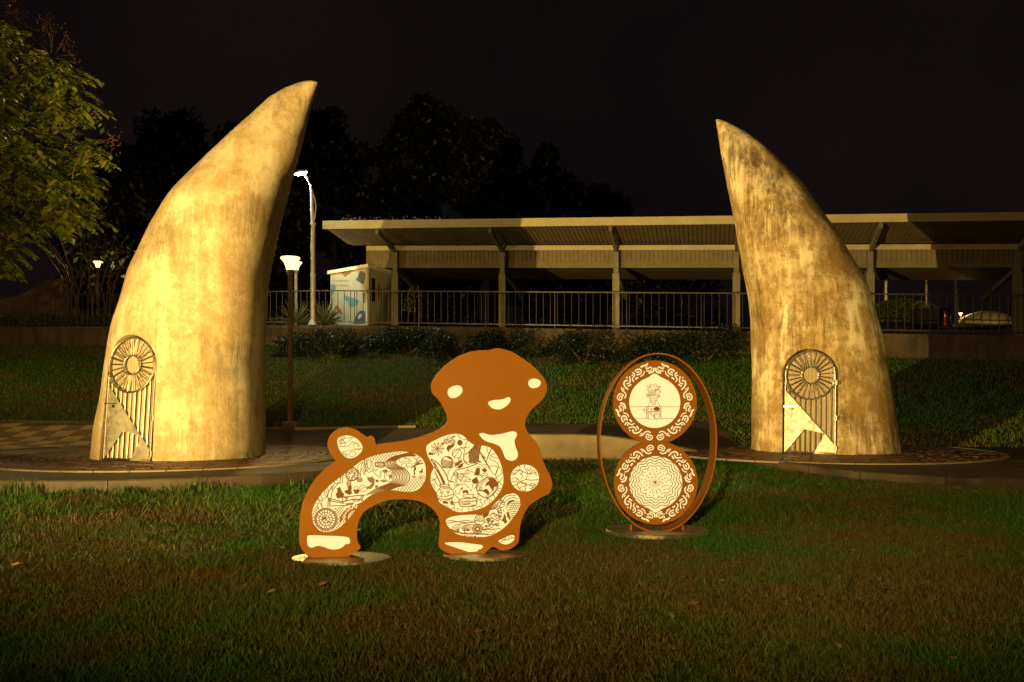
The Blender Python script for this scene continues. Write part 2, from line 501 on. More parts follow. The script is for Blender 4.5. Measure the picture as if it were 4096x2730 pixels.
# ================================================================== the two concrete horns
def m_horn(name, seed, stain, mildew, streak, tone=1.0):
    m = Mat(name)
    v = m.coords(loc=(seed, seed * 0.7, 0)); s = m.coords(scale=(1, 1, 0.16), loc=(seed * 1.3, 0, seed)); s2 = m.coords(scale=(1, 1, 0.05), loc=(0, seed, seed * 2))
    big = m.noise(v, 0.75, 7, 0.62, 0.1); mid = m.noise(v, 2.6, 9, 0.72, 0.1); fine = m.noise(v, 26, 6, 0.7)
    st = m.noise(s, 3.2, 8, 0.68, 0.3); st2 = m.noise(s2, 7.0, 6, 0.7)
    c = m.mix(m.ramp(mid, [(0.35, 0.0), (0.7, 1.0)]), tuple(x * tone for x in (0.68, 0.60, 0.44)), tuple(x * tone for x in (0.52, 0.44, 0.29)))
    pat = m.math('ADD', m.math('MULTIPLY', big, 0.5), m.math('MULTIPLY', st, 0.5))
    c = m.mix(m.ramp(pat, [(0.44, 0.0), (0.50, 0.65 * stain), (0.62, stain)]), c, (0.31, 0.195, 0.055))
    blot = m.math('ADD', m.math('MULTIPLY', m.noise(v, 6.0, 10, 0.80, 0.15), 0.55), m.math('MULTIPLY', pat, 0.45))
    c = m.mix(m.ramp(blot, [(0.49, 0.0), (0.54, 0.75 * stain), (0.58, 0.2 * stain), (0.66, 0.8 * stain)]), c, (0.21, 0.125, 0.033))
    c = m.mix(m.ramp(m.noise(v, 4.2, 10, 0.80, 0.1), [(0.56, 0.0), (0.60, 0.55 * stain)]), c, (0.60, 0.54, 0.40))
    c = m.mix(m.ramp(st2, [(0.52, 0.0), (0.66, streak)]), c, (0.15, 0.105, 0.05))
    dk = m.math('MULTIPLY', m.noise(v, 1.1, 5, 0.6), m.noise(s, 6.5, 9, 0.78, 0.15))
    c = m.mix(m.ramp(dk, [(0.27, 0.0), (0.36, mildew)]), c, (0.050, 0.038, 0.020))
    drip = m.math('MULTIPLY', m.noise(m.coords(scale=(1, 1, 0.022), loc=(seed, 2, 0)), 17, 5, 0.75), m.ramp(m.noise(v, 0.9, 4), [(0.42, 0.55), (0.58, 1.05)]))
    c = m.mix(m.ramp(drip, [(0.52, 0.0), (0.58, 0.75 * mildew)]), c, (0.085, 0.060, 0.028))
    pits = m.noise(v, 48, 3, 0.6)
    c = m.mix(m.ramp(pits, [(0.66, 0.0), (0.70, 0.8)]), c, (0.07, 0.05, 0.026))
    c = m.mix(m.ramp(fine, [(0.45, 0.0), (0.8, 0.35)]), c, (0.20, 0.15, 0.09))
    m.bs(Base_Color=c, Roughness=m.ramp(mid, [(0.3, 0.78), (0.7, 0.95)]))
    m.b.inputs['Specular IOR Level'].default_value = 0.25
    h = m.math('ADD', m.math('MULTIPLY', fine, 0.5), m.math('MULTIPLY', st, 1.0))
    m.bump(h, 0.35, 0.03)
    return m.m

steel = plain('door_steel', (0.42, 0.39, 0.34), 0.58, 1.0, 0.10, 3, 0)
steel_bar = plain('door_bar_steel', (0.42, 0.38, 0.32), 0.38, 1.0, 0.25, 14, 0)
backm = plain('door_backing', (0.30, 0.24, 0.15), 0.55, 0.0, 0.2, 3, 0.05)
black = plain('black_iron', (0.03, 0.027, 0.024), 0.5, 0.3, 0.3)
niche_m = plain('niche_lining', (0.22, 0.17, 0.10), 0.9, 0.0, 0.3)

def grow2(lp, k=0.9):
    c = (sum(p[0] for p in lp) / len(lp), sum(p[1] for p in lp) / len(lp))
    return [(c[0] + (p[0] - c[0]) * k, c[1] + (p[1] - c[1]) * k) for p in lp]

def horn(label, left, right, Dc, bz, door_az, mat, seed, DH, group):
    """left / right: silhouette points (px, py) from top to base"""
    cxw = ((left[-1][0] + right[-1][0]) / 2 - CX) / F * Dc
    root = empty('horn_sculpture', (cxw, Dc, bz), label, 'sculpture', group)
    ly = np.array([p[1] for p in left], float); lx = np.array([p[0] for p in left], float)
    ry = np.array([p[1] for p in right], float); rx = np.array([p[0] for p in right], float)
    ytop = max(ly[0], ry[0]); ybot = CY + (H - bz + 0.06) / Dc * F
    rows = np.concatenate([ytop + (np.linspace(0, 1, 20) ** 1.7) * 90, np.linspace(ytop + 100, ybot, 84)])
    def sect(py):
        x0 = np.interp(py, ly, lx); x1 = np.interp(py, ry, rx)
        a = max((x1 - x0) / 2 / F * Dc, 0.004); cx = ((x0 + x1) / 2 - CX) / F * Dc
        t = np.clip((py - ytop) / (ybot - ytop), 0, 1)
        q_ = 0.42 + 0.55 * min(1, (t / 0.32)) ** 0.8; a = a / math.sqrt(1 + (cx / Dc * q_) ** 2); b = a * q_
        return cx, a, b
    def py_of(z): return CY + (H - z) / Dc * F
    N = 144; V = []; Fc = []
    for py in rows:
        cx, a, b = sect(py); z = H + (CY - py) / F * Dc
        for k in range(N):
            t = 2 * math.pi * k / N
            c_, s_ = math.cos(t), math.sin(t)
            e = 2 / 2.2
            x = cx + a * math.copysign(abs(c_) ** e, c_); y = Dc + b * math.copysign(abs(s_) ** e, s_)
            q = Vector((x, y, z)); w = noise.fractal(q * 1.1 + Vector((seed, 0, 0)), 1.0, 2.0, 4) * 0.020 * min(1, a / 0.5)
            V.append((x + c_ * w, y + s_ * w, z))
    for i in range(len(rows) - 1):
        for k in range(N):
            k2 = (k + 1) % N; Fc.append((i * N + k, (i + 1) * N + k, (i + 1) * N + k2, i * N + k2))
    Fc.append(tuple(range(N))); Fc.append(tuple(reversed(range((len(rows) - 1) * N, len(rows) * N))))
    me = mesh(V, Fc, True)
    body = link('body', me, mat, root)
    # door niche: plane that follows the leaning flank
    def surf(z, az):
        cx, a, b = sect(py_of(z)); dx, dy = -math.sin(az), -math.cos(az)
        ox = cxw - cx
        A = dx * dx / a / a + dy * dy / b / b; B = 2 * ox * dx / a / a; Cc = ox * ox / a / a - 1
        return (-B + math.sqrt(B * B - 4 * A * Cc)) / (2 * A)
    DW = 0.435
    d0 = surf(bz, door_az) * 0.955 - 0.02; d1 = surf(bz + DH, door_az) * 0.955 - 0.02
    nrm = Vector((-math.sin(door_az), -math.cos(door_az), 0))
    o0 = Vector((cxw, Dc, bz)) + nrm * d0
    upv = (nrm * (d1 - d0) + Vector((0, 0, DH))).normalized()
    uv = Vector((math.cos(door_az), -math.sin(door_az), 0)); nn = uv.cross(upv).normalized()
    if nn.dot(nrm) < 0: nn = -nn
    WC = DH - 0.425
    def L(a, b, k=0.0): return o0 + uv * a + upv * b + nn * k
    arch = [(-DW - .02, -0.2), (DW + .02, -0.2), (DW + .02, WC)] + [((DW + .02) * math.cos(t), WC + (DW + .02) * math.sin(t)) for t in np.linspace(0, math.pi, 24)[1:-1]] + [(-DW - .02, WC)]
    cv = [L(a, b, -0.10) for a, b in arch] + [L(a, b, 0.8) for a, b in arch]; n = len(arch)
    cf = [tuple(reversed(range(n))), tuple(range(n, 2 * n))] + [(i, (i + 1) % n, (i + 1) % n + n, i + n) for i in range(n)]
    cut = link('cut', mesh(cv, cf), niche_m)
    bm = bmesh.new(); bm.from_mesh(cut.data); bmesh.ops.recalc_face_normals(bm, faces=bm.faces); bm.to_mesh(cut.data); bm.free()
    bm = bmesh.new(); bm.from_mesh(body.data); bmesh.ops.recalc_face_normals(bm, faces=bm.faces); bm.to_mesh(body.data); bm.free()
    md = body.modifiers.new('b', 'BOOLEAN'); md.object = cut; md.operation = 'DIFFERENCE'; md.solver = 'EXACT'
    dg = bpy.context.evaluated_depsgraph_get(); dg.update()
    nm = bpy.data.meshes.new_from_object(body.evaluated_get(dg)); body.modifiers.clear(); body.data = nm
    bpy.data.objects.remove(cut)
    try: nm.set_sharp_from_angle(angle=R(35))
    except Exception: pass
    # ---- door leaf: corrugated backing, bars, sun wheel, steel sheets
    a2 = [(-DW, 0.02), (DW, 0.02), (DW, WC)] + [(DW * math.cos(t), WC + DW * math.sin(t)) for t in np.linspace(0, math.pi, 24)[1:-1]] + [(-DW, WC)]
    NR = 60; v = []; f = []
    for i in range(NR + 1):
        a = -DW + 0.01 + (2 * DW - 0.02) * i / NR
        top = WC + math.sqrt(max(0, DW ** 2 - a * a)) - 0.005
        k = -0.045 + 0.008 * (1 if (i // 2) % 2 else 0)
        v += [L(a, 0.03, k), L(a, top, k)]
    for i in range(NR): f.append((2 * i, 2 * i + 2, 2 * i + 3, 2 * i + 1))
    door = link('door', mesh(v, f), backm, root)
    fr = MB()
    pts = [(-DW + .015, 0.03), (-DW + .015, WC)] + [((DW - .015) * math.cos(t), WC + (DW - .015) * math.sin(t)) for t in np.linspace(math.pi, 0, 25)] + [(DW - .015, 0.03)]
    fr.tube([L(a, b, 0) for a, b in pts], 0.018, 8); fr.tube([L(-DW, 0.035, 0), L(DW, 0.035, 0)], 0.018, 8)
    fr.build('frame', steel_bar, door, True)
    rw_ = DW - 0.02; w = MB(); w.tube([L(rw_ * math.cos(t), WC + rw_ * math.sin(t), 0.022) for t in np.linspace(0, 2 * math.pi, 49)], 0.016, 8)
    w.build('wheel_rim', steel_bar, door, True)
    w = MB(); w.tube([L(0.145 * math.cos(t), WC + 0.145 * math.sin(t), 0.022) for t in np.linspace(0, 2 * math.pi, 33)], 0.013, 8)
    w.build('hub_ring', steel_bar, door, True)
    for i in range(25):
        t = 2 * math.pi * i / 25 + 0.1
        s_ = MB(); s_.tube([L(0.15 * math.cos(t), WC + 0.15 * math.sin(t), 0.022), L(rw_ * math.cos(t), WC + rw_ * math.sin(t), 0.022)], 0.009, 6)
        s_.build('spoke', steel_bar, door, True)
    for i in range(1, 10):
        a = -DW + 2 * DW * i / 10
        top = WC - math.sqrt(max(0, rw_ ** 2 - a * a))
        s_ = MB(); s_.tube([L(a, 0.04, -0.005), L(a, top, -0.005)], 0.011, 6)
        s_.build('bar', steel_bar, door, True)
    def sheet(pts, k):
        # slightly buckled steel plate
        ext = [(a, b) for a in np.arange(-DW, DW, 0.05) for b in np.arange(0, DH, 0.05) if inside((a, b), [grow2(pts)])]
        vs_, fs = fill2d([pts], 0.0, 'FRONT', ext)
        v = []
        for q in vs_:
            z_ = 0.012 * noise.noise(Vector((q.x * 2.2 + seed, q.y * 1.6, 0))) + 0.0022 * noise.noise(Vector((q.x * 7, q.y * 6, seed)))
            v.append(L(q.x, q.y, k + z_))
        m_ = mesh(v, fs, True)
        return link('steel_sheet', m_, steel, door)
    def D(zx, zy): return ((zx - 652) / 386 * 2 * DW, (1116 - zy) / 834 * DH)
    sheet([D(466, 600), D(757, 942), D(612, 913), D(472, 1100)], 0.014)
    sheet([D(765, 948), D(846, 1045), D(846, 1108), D(684, 1108)], 0.014)
    mb = MB(); mb.bar(L(*D(452, 730), 0.03), L(*D(552, 730), 0.03), 0.012, 0.02); mb.build('bolt', steel_bar, door)
    mb = MB(); c = D(527, 748); mb.add([L(c[0] + i * .017, c[1] + j * .02, .03 + k * .012) for i in (-1, 1) for j in (-1, 1) for k in (-1, 1)], [(0, 1, 3, 2), (4, 6, 7, 5), (0, 4, 5, 1), (2, 3, 7, 6), (0, 2, 6, 4), (1, 5, 7, 3)])
    mb.build('padlock', black, door)
    for zy in (540, 820, 1060):
        mb = MB(); c = D(848, zy); mb.tube([L(c[0], c[1] - 0.04, 0.012), L(c[0], c[1] + 0.04, 0.012)], 0.022, 8); mb.build('hinge', steel_bar, door, True)
    return root

hornL = m_horn('horn_concrete_pale', 3.0, 0.55, 0.40, 0.10, 0.80)
hornR = m_horn('horn_concrete_stained', 19.0, 0.95, 0.70, 0.20, 1.16)
Lleft = [(1222, 326), (1187, 335), (1135, 356), (1077, 392), (1020, 445), (957, 507), (894, 568), (842, 620), (774, 693), (717, 753), (683, 795), (654, 840), (622, 897), (586, 965), (549, 1038), (521, 1098), (495, 1192), (464, 1284), (449, 1358), (432, 1473), (415, 1588), (395, 1703), (375, 1850)]
Lright = [(1262, 326), (1272, 332), (1253, 392), (1229, 489), (1208, 573), (1187, 646), (1166, 719), (1145, 803), (1124, 897), (1109, 976), (1093, 1044), (1081, 1100), (1072, 1215), (1069, 1387), (1066, 1617), (1065, 1850)]
horn('tall pale concrete horn curving towards the shelter, beside the lit lamp post', Lleft, Lright, LH[1], LZ, R(17.5), hornL, 3.0, 1.88, None)
Rleft = [(2864, 479), (2863, 482), (2871, 533), (2882, 605), (2896, 676), (2915, 780), (2932, 868), (2945, 950), (2962, 1032), (2978, 1115), (2992, 1197), (2999, 1290), (3002, 1377), (3003, 1556), (3002, 1850)]
Rright = [(2880, 479), (2915, 492), (2981, 528), (3036, 569), (3107, 632), (3178, 709), (3217, 758), (3266, 829), (3310, 895), (3348, 950), (3392, 1027), (3431, 1087), (3464, 1148), (3480, 1197), (3499, 1280), (3520, 1352), (3535, 1454), (3553, 1556), (3568, 1658), (3581, 1735), (3594, 1830)]
horn('brown-stained concrete horn on the brick circle, in front of the shelter', Rleft, Rright, RH[1], RZ, R(32), hornR, 19.0, 1.80, None)
# ================================================================== the two steel lantern sculptures
def m_rust():
    m = Mat('brown_painted_steel'); v = m.coords()
    f = m.noise(v, 3, 6, 0.6); g = m.noise(v, 160, 3, 0.6); h = m.noise(v, 14, 6, 0.7)
    c = m.mix(f, (0.335, 0.125, 0.010), (0.40, 0.152, 0.014))
    c = m.mix(m.ramp(h, [(0.55, 0.0), (0.8, 0.3)]), c, (0.27, 0.105, 0.009))
    m.bs(Base_Color=c, Roughness=m.ramp(h, [(0.3, 0.5), (0.7, 0.68)])); m.bump(g, 0.06, 0.003)
    m.b.inputs['Specular IOR Level'].default_value = 0.12
    return m.m
rust = m_rust()
linem = plain('dark_line_steel', (0.24, 0.095, 0.008), 0.7, 0, 0.2, 8, 0)
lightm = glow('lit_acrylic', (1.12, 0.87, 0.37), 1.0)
basem = plain('base_plate_steel', (0.40, 0.36, 0.28), 0.42, 0.9, 0.3, 5, 0.15)

def fr(ox, oy, sc): return lambda p: (ox + p[0] / sc, oy + p[1] / sc)
FA = fr(1150, 1350, 1.6509); FB = fr(1230, 1780, 4.2388); FC = fr(1690, 1720, 4.6118)
FD = fr(1760, 1840, 4.0214); FU = fr(2440, 1430, 4.611); FV = fr(2440, 1750, 4.3556)

class Tracery:
    """flat steel line work laid just behind the face plate, in front of the lit acrylic"""
    def __init__(s, plane, frame, sc): s.p = plane; s.fr = frame; s.sc = sc; s.v = []; s.f = []; s.i = 0
    def loc(s, q): return s.p.px(*s.fr(q))
    def k(s): s.i += 1; return -0.0045 - (s.i % 60) * 0.00006
    def width(s, w): return 1.35 * w / s.sc / F * s.p.o.y
    def line(s, pts, w, smooth=True, closed=False):
        q = [s.loc(p) for p in pts]
        if smooth and len(q) > 2: q = catmull(q, closed, 4)
        if closed: q = q + [q[0]]
        h = s.width(w) / 2; k = s.k(); b = len(s.v)
        for i, p in enumerate(q):
            a = q[max(i - 1, 0)]; c = q[min(i + 1, len(q) - 1)]
            if closed and i in (0, len(q) - 1): a = q[-2]; c = q[1]
            d = Vector((c[0] - a[0], c[1] - a[1])); d = d.normalized() if d.length > 1e-9 else Vector((1, 0))
            s.v += [s.p.w(p[0] - d.y * h, p[1] + d.x * h, k), s.p.w(p[0] + d.y * h, p[1] - d.x * h, k)]
        for i in range(len(q) - 1): s.f.append((b + 2 * i + 1, b + 2 * i + 3, b + 2 * i + 2, b + 2 * i))
    def fill(s, pts, smooth=False):
        q = [s.loc(p) for p in pts]
        if smooth: q = catmull(q, True, 3)
        vs_, fs = fill2d([q], 0.0, 'FRONT'); b = len(s.v); k = s.k()
        s.v += [s.p.w(v.x, v.y, k) for v in vs_]; s.f += [tuple(i + b for i in f) for f in fs]
    def circle(s, c, r, w, ry=None, n=20): 
        ry = ry or r
        s.line([(c[0] + r * math.cos(t), c[1] + ry * math.sin(t)) for t in np.linspace(0, 2 * math.pi, n + 1)[:-1]], w, False, True)
    def dot(s, c, r, n=8): s.fill([(c[0] + r * math.cos(t), c[1] + r * math.sin(t)) for t in np.linspace(0, 2 * math.pi, n + 1)[:-1]])
    def hatch(s, poly, ang, sp, w):
        d = np.array([math.cos(R(ang)), math.sin(R(ang))]); nr = np.array([-d[1], d[0]]); pl = np.array(poly, float)
        pr = pl @ nr; o = pr.min() + sp / 2
        while o < pr.max():
            hits = []
            for i in range(len(pl)):
                a, b = pr[i] - o, pr[(i + 1) % len(pl)] - o
                if (a < 0) != (b < 0):
                    q = pl[i] + (pl[(i + 1) % len(pl)] - pl[i]) * (a / (a - b)); hits.append(float(q @ d))
            hits.sort()
            for h0, h1 in zip(hits[::2], hits[1::2]):
                s.line([tuple(nr * o + d * h0), tuple(nr * o + d * h1)], w, False)
            o += sp
    def net(s, poly, a1, a2, sp, w): s.hatch(poly, a1, sp, w); s.hatch(poly, a2, sp, w)
    def speckle(s, poly, n, r):
        pl = np.array(poly, float); lo = pl.min(0); hi = pl.max(0); c = 0; it = 0
        while c < n and it < n * 12:
            it += 1; q = (random.uniform(lo[0], hi[0]), random.uniform(lo[1], hi[1])); ins = False
            for i in range(len(pl)):
                a = pl[i]; b = pl[(i + 1) % len(pl)]
                if (a[1] > q[1]) != (b[1] > q[1]) and q[0] < (b[0] - a[0]) * (q[1] - a[1]) / (b[1] - a[1]) + a[0]: ins = not ins
            if ins: s.dot(q, r * random.uniform(0.6, 1.3), 6); c += 1
    def lines(s, txt, w, smooth=True):
        for l in txt.strip().split('|'):
            pts = [tuple(float(c) for c in p.split(',')) for p in l.split()]
            if len(pts) > 1: s.line(pts, w, smooth)
    def fan(s, c, r, a0, a1, n, w, arc=True, r0=0.0):
        for t in np.linspace(R(a0), R(a1), n):
            s.line([(c[0] + r0 * math.cos(t), c[1] - r0 * math.sin(t)), (c[0] + r * math.cos(t), c[1] - r * math.sin(t))], w, False)
        if arc: s.line([(c[0] + r * math.cos(t), c[1] - r * math.sin(t)) for t in np.linspace(R(a0), R(a1), 16)], w, False)
    def build(s, name, parent):
        if s.v: return link(name, mesh(s.v, s.f), linem, parent)

def poly_px(txt): return [tuple(float(c) for c in p.split(',')) for p in txt.split()]
def grow(loop, m):
    c = (sum(p[0] for p in loop) / len(loop), sum(p[1] for p in loop) / len(loop))
    out = []
    for p in loop:
        d = Vector((p[0] - c[0], p[1] - c[1])); L = max(d.length, 1e-6); d = d * ((L + m) / L); out.append((c[0] + d.x, c[1] + d.y))
    return out

# ------------------------------------------------------------------ four-legged smiling figure
BP = Plane((-1.29, 6.05, 0.0), math.atan(0.13))
bear = empty('figure_lantern', (-0.75, 6.12, 0.0), 'brown steel smiling four-legged figure lantern with glowing picture panels on the lawn', 'lantern')
OUT = poly_px("1330,85 1385,72 1440,82 1500,105 1560,145 1620,190 1670,240 1705,290 1713,340 1695,395 1655,440 1615,475 1585,515 1570,555 1572,595 1590,635 1625,670 1655,710 1675,765 1690,820 1710,870 1735,915 1748,965 1740,1010 1715,1040 1670,1060 1625,1090 1590,1120 1565,1160 1550,1195 1537,1250 1530,1310 1525,1350 1495,1385 1450,1405 1410,1408 1385,1395 1355,1385 1335,1395 1315,1415 1290,1435 1230,1445 1160,1443 1080,1430 1020,1405 1000,1375 1005,1310 1008,1240 995,1185 965,1140 920,1105 860,1080 780,1070 690,1072 620,1090 560,1115 510,1150 480,1190 465,1240 458,1300 462,1345 483,1385 475,1400 430,1430 385,1455 320,1463 250,1463 180,1458 130,1440 95,1400 78,1350 78,1250 85,1170 100,1090 125,1030 165,960 215,900 265,855 318,818 290,780 268,730 265,690 280,650 310,620 355,600 400,597 445,608 490,635 525,658 550,652 572,665 580,690 585,712 640,702 740,690 830,672 930,640 1010,605 1045,575 1055,545 1045,500 1025,455 990,405 960,375 947,330 955,295 985,245 1030,195 1080,155 1140,118 1210,95 1270,87")
corner = {i for i, p in enumerate(OUT) if p in ((318., 818.), (585., 712.), (1330., 85.), (483., 1385.))}
ol = catmull([BP.px(*FA(p)) for p in OUT], True, 4, corner)
PAN = {
 'eye': ["1057,365 1065,340 1095,322 1130,318 1152,332 1155,358 1140,380 1115,397 1085,402 1065,390", "1590,305 1598,282 1625,273 1655,278 1673,296 1668,318 1645,333 1615,336 1597,324"],
 'mouth': ["1325,430 1360,415 1420,410 1455,395 1473,405 1465,435 1430,465 1395,477 1355,470 1333,450"],
 'collar': ["1267,640 1290,632 1340,645 1400,640 1480,622 1510,628 1515,650 1500,680 1505,720 1520,760 1520,790 1500,812 1470,815 1440,800 1425,765 1405,725 1370,705 1320,690 1285,668"],
 'chest_panel': [' '.join('%f,%f' % (1567 + 94 * math.cos(t), 930 + 89 * math.sin(t)) for t in np.linspace(0, 2 * math.pi, 25)[:-1])],
 'belly_panel': ["920,715 990,672 1050,648 1110,637 1160,650 1195,685 1240,715 1290,715 1340,730 1380,775 1410,840 1425,910 1422,980 1390,1040 1340,1095 1280,1130 1200,1150 1130,1155 1075,1135 1035,1110 1000,1085 985,1030 960,990 945,950 948,900 965,860 940,810 922,770"],
 'hind_leg_panel': ["162,1160 172,1120 205,1060 250,1005 300,960 360,915 430,860 500,810 580,780 680,760 770,755 850,775 895,810 912,860 912,920 900,960 870,1000 820,1020 740,1020 670,1012 600,1025 540,1050 497,1085 440,1110 400,1130 360,1170 352,1215 370,1232 330,1265 280,1285 230,1285 190,1260 168,1220"],
 'tail_panel': ["328,680 350,655 400,648 450,665 485,700 495,740 470,775 430,798 385,795 355,765 335,725"],
 'hind_foot_panel': ["130,1320 150,1308 250,1310 360,1315 405,1325 413,1350 405,1365 380,1368 365,1385 330,1400 280,1400 240,1385 200,1378 180,1388 150,1388 132,1370"],
 'arm_panel': ["1045,1215 1060,1195 1110,1180 1200,1172 1290,1170 1330,1150 1360,1110 1400,1070 1450,1035 1500,1033 1530,1060 1538,1110 1520,1150 1490,1190 1450,1240 1400,1280 1340,1310 1270,1322 1180,1315 1110,1295 1065,1255"],
 'front_foot_panel': ["1037,1362 1060,1355 1150,1355 1230,1365 1280,1372 1292,1385 1275,1400 1260,1402 1255,1413 1200,1418 1140,1400 1080,1380"],
 'signature_panel': ["1393,1345 1420,1330 1470,1308 1497,1310 1498,1335 1480,1355 1450,1368 1420,1365"],
}
def stroke_loop(q, w):
    """outline of a round-ended stroke along q (local metres), width w"""
    h = w / 2; Lr = []; Rr = []
    for i, p in enumerate(q):
        a = q[max(i - 1, 0)]; c = q[min(i + 1, len(q) - 1)]
        d = Vector((c[0] - a[0], c[1] - a[1])).normalized()
        Lr.append((p[0] - d.y * h, p[1] + d.x * h)); Rr.append((p[0] + d.y * h, p[1] - d.x * h))
    d0 = Vector((q[0][0] - q[1][0], q[0][1] - q[1][1])); a0 = math.atan2(d0.y, d0.x)
    d1 = Vector((q[-1][0] - q[-2][0], q[-1][1] - q[-2][1])); a1 = math.atan2(d1.y, d1.x)
    capE = [(q[-1][0] + h * math.cos(a1 + t), q[-1][1] + h * math.sin(a1 + t)) for t in (0.9, 0.3, -0.3, -0.9)]
    capS = [(q[0][0] + h * math.cos(a0 + t), q[0][1] + h * math.sin(a0 + t)) for t in (0.9, 0.3, -0.3, -0.9)]
    return Lr + capE + Rr[::-1] + capS

holes = []
for nm, ls in PAN.items():
    for l in ls:
        lp = catmull([BP.px(*FA(p)) for p in poly_px(l)], True, 3)
        holes.append((nm, lp))
# small cut-out marks below the hind leg panel
dia = []
for cx, cy in ((615, 1300), (615, 1225), (630, 1155), (680, 1105), (745, 1065), (815, 1045)):
    outer = [(cx - 40, cy), (cx, cy - 42), (cx + 38, cy - 4), (cx + 4, cy + 38)]
    inner = [(cx - 18, cy), (cx, cy - 20), (cx + 18, cy - 2), (cx + 2, cy + 18)]
    dia.append([BP.px(*FB(p)) for p in outer]); dia.append([BP.px(*FB(p)) for p in inner])
for l, w in (("690,1260 705,1190 745,1140 795,1120", 14), ("715,1230 735,1185 770,1155", 14)):
    dia.append(stroke_loop(catmull([BP.px(*FB(p)) for p in poly_px(l)], False, 3), w / 4.2388 / F * 6.05))
BP.sheet('face_plate', [ol] + [h for _, h in holes] + dia, -0.002, rust, bear, extrude=0.002)
BP.sheet('body_shell', [ol], -0.0505, rust, bear, extrude=0.046, mode='BACK')
panel_obs = {}
for nm, lp in holes:
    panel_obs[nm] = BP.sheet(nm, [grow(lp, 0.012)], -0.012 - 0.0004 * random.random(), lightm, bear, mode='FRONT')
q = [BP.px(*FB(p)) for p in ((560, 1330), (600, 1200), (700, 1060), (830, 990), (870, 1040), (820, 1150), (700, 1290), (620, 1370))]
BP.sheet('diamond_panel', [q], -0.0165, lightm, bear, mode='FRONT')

# -- hind leg picture
t = Tracery(BP, FB, 4.2388); w = 7.5
t.net([(1000, 225), (1150, 170), (1400, 125), (1640, 118), (1500, 180), (1320, 250), (1290, 300), (1130, 270)], 55, -50, 40, 5.5)
t.net([(1740, 575), (1995, 575), (1960, 660), (1880, 740), (1760, 795), (1560, 795), (1380, 785), (1600, 720), (1720, 640)], 55, -50, 42, 6)
t.net([(85, 1130), (170, 1000), (190, 1090), (120, 1180), (120, 1330), (200, 1440), (300, 1460), (420, 1440), (480, 1370), (500, 1200), (430, 1080), (650, 1030), (560, 1180), (550, 1300), (575, 1375), (400, 1490), (250, 1500), (120, 1400), (75, 1250)], 50, -50, 38, 6)
c = (310, 1265)
for r_ in (188, 165, 112, 60): t.circle(c, r_, 13 if r_ > 150 else 9)
for n, a, b in ((26, 165, 188), (20, 112, 165), (13, 60, 112), (5, 0, 60)):
    for k in range(n):
        an = 2 * math.pi * (k + 0.3 * (n % 3)) / n + random.uniform(-.06, .06)
        t.line([(c[0] + a * math.cos(an), c[1] + a * math.sin(an)), (c[0] + b * math.cos(an), c[1] + b * math.sin(an))], 10, False)
t.fill([(235, 1250), (300, 1220), (330, 1230), (290, 1260), (260, 1290)]); t.fill([(320, 1290), (370, 1300), (390, 1340), (350, 1320)])
t.lines("300,740 330,830 340,890 380,960|400,700 410,770 440,690|240,1060 250,940 330,880 380,760 470,660|220,850 250,940|160,930 250,960|280,770 300,860 330,880|330,710 360,800 380,760|430,580 470,660 540,640|480,540 500,620|540,500 560,600 520,660|600,460 560,580|640,440 600,540 590,640 520,660 420,790 400,900|350,890 340,1060|365,900 365,1060|380,900 385,1050|250,1060 270,1080 330,1070|180,880 200,960 250,1060|140,990 200,1000|165,1010 190,1090", 9)
t.circle((755, 500), 105, 15, 112)
for k in range(16):
    an = 2 * math.pi * k / 16 + random.uniform(-.15, .15); r0 = random.uniform(15, 60)
    t.line([(755 + r0 * math.cos(an), 500 + r0 * math.sin(an)), (755 + 80 * math.cos(an + .3), 500 + 85 * math.sin(an + .3)), (755 + 104 * math.cos(an + .1), 500 + 110 * math.sin(an + .1))], 10)
for (cx, cy, rx, ry) in ((700, 655, 34, 48), (885, 595, 44, 38)):
    t.circle((cx, cy), rx, 9, ry)
    for j in range(-2, 3): t.line([(cx - rx * .9, cy + j * ry * .35), (cx, cy + j * ry * .35 + 8), (cx + rx * .9, cy + j * ry * .35)], 7)
t.lines("1000,240 960,300 950,380 900,450 900,540|980,260 920,330 900,440|1040,250 1000,320 1010,400 970,470|930,290 870,350 850,410 880,480 890,540|1010,260 980,340 985,420 940,500|1050,265 1100,290 1110,330|1060,280 1095,310|1020,310 1010,360 1030,395 1060,390 1075,350 1065,310|1090,330 1110,370 1130,410 1120,430|1050,400 1040,420 1000,440 960,480 990,520|1080,400 1120,440 1160,440 1200,400|1120,460 1150,500 1200,530|1000,450 1040,470 1060,460 1110,450|1000,540 1050,560 1110,540|960,300 975,380 930,460|1005,250 1030,240|975,245 945,265 960,240", 8)
t.net([(1010, 570), (1100, 550), (1140, 600), (1130, 690), (1090, 740), (1010, 760), (1000, 720), (1060, 690), (1090, 650), (1020, 600)], 40, -45, 24, 12)
t.fill([(1150, 590), (1205, 600), (1200, 640), (1160, 630)]); t.fill([(1145, 690), (1190, 690), (1200, 710), (1150, 740)])
t.line([(1150, 310), (1180, 298), (1290, 305), (1290, 375), (1180, 372), (1150, 350)], 16, True, True); t.lines("1170,325 1290,325|1170,350 1290,350", 11)
for cc in ((1240, 490, 18), (1240, 525, 16), (1220, 552, 18), (1240, 455, 11)): t.circle(cc[:2], cc[2], 5, n=12)
t.circle((1390, 540), 85, 8); t.fan((1390, 540), 85, -50, 60, 8, 6, False); t.lines("1390,540 1330,500|1390,540 1380,470|1390,540 1390,600", 7)
t.net([(1210, 610), (1290, 590), (1360, 620), (1290, 642)], 40, -40, 18, 8); t.line([(1270, 450), (1330, 430), (1345, 445), (1290, 475)], 18)
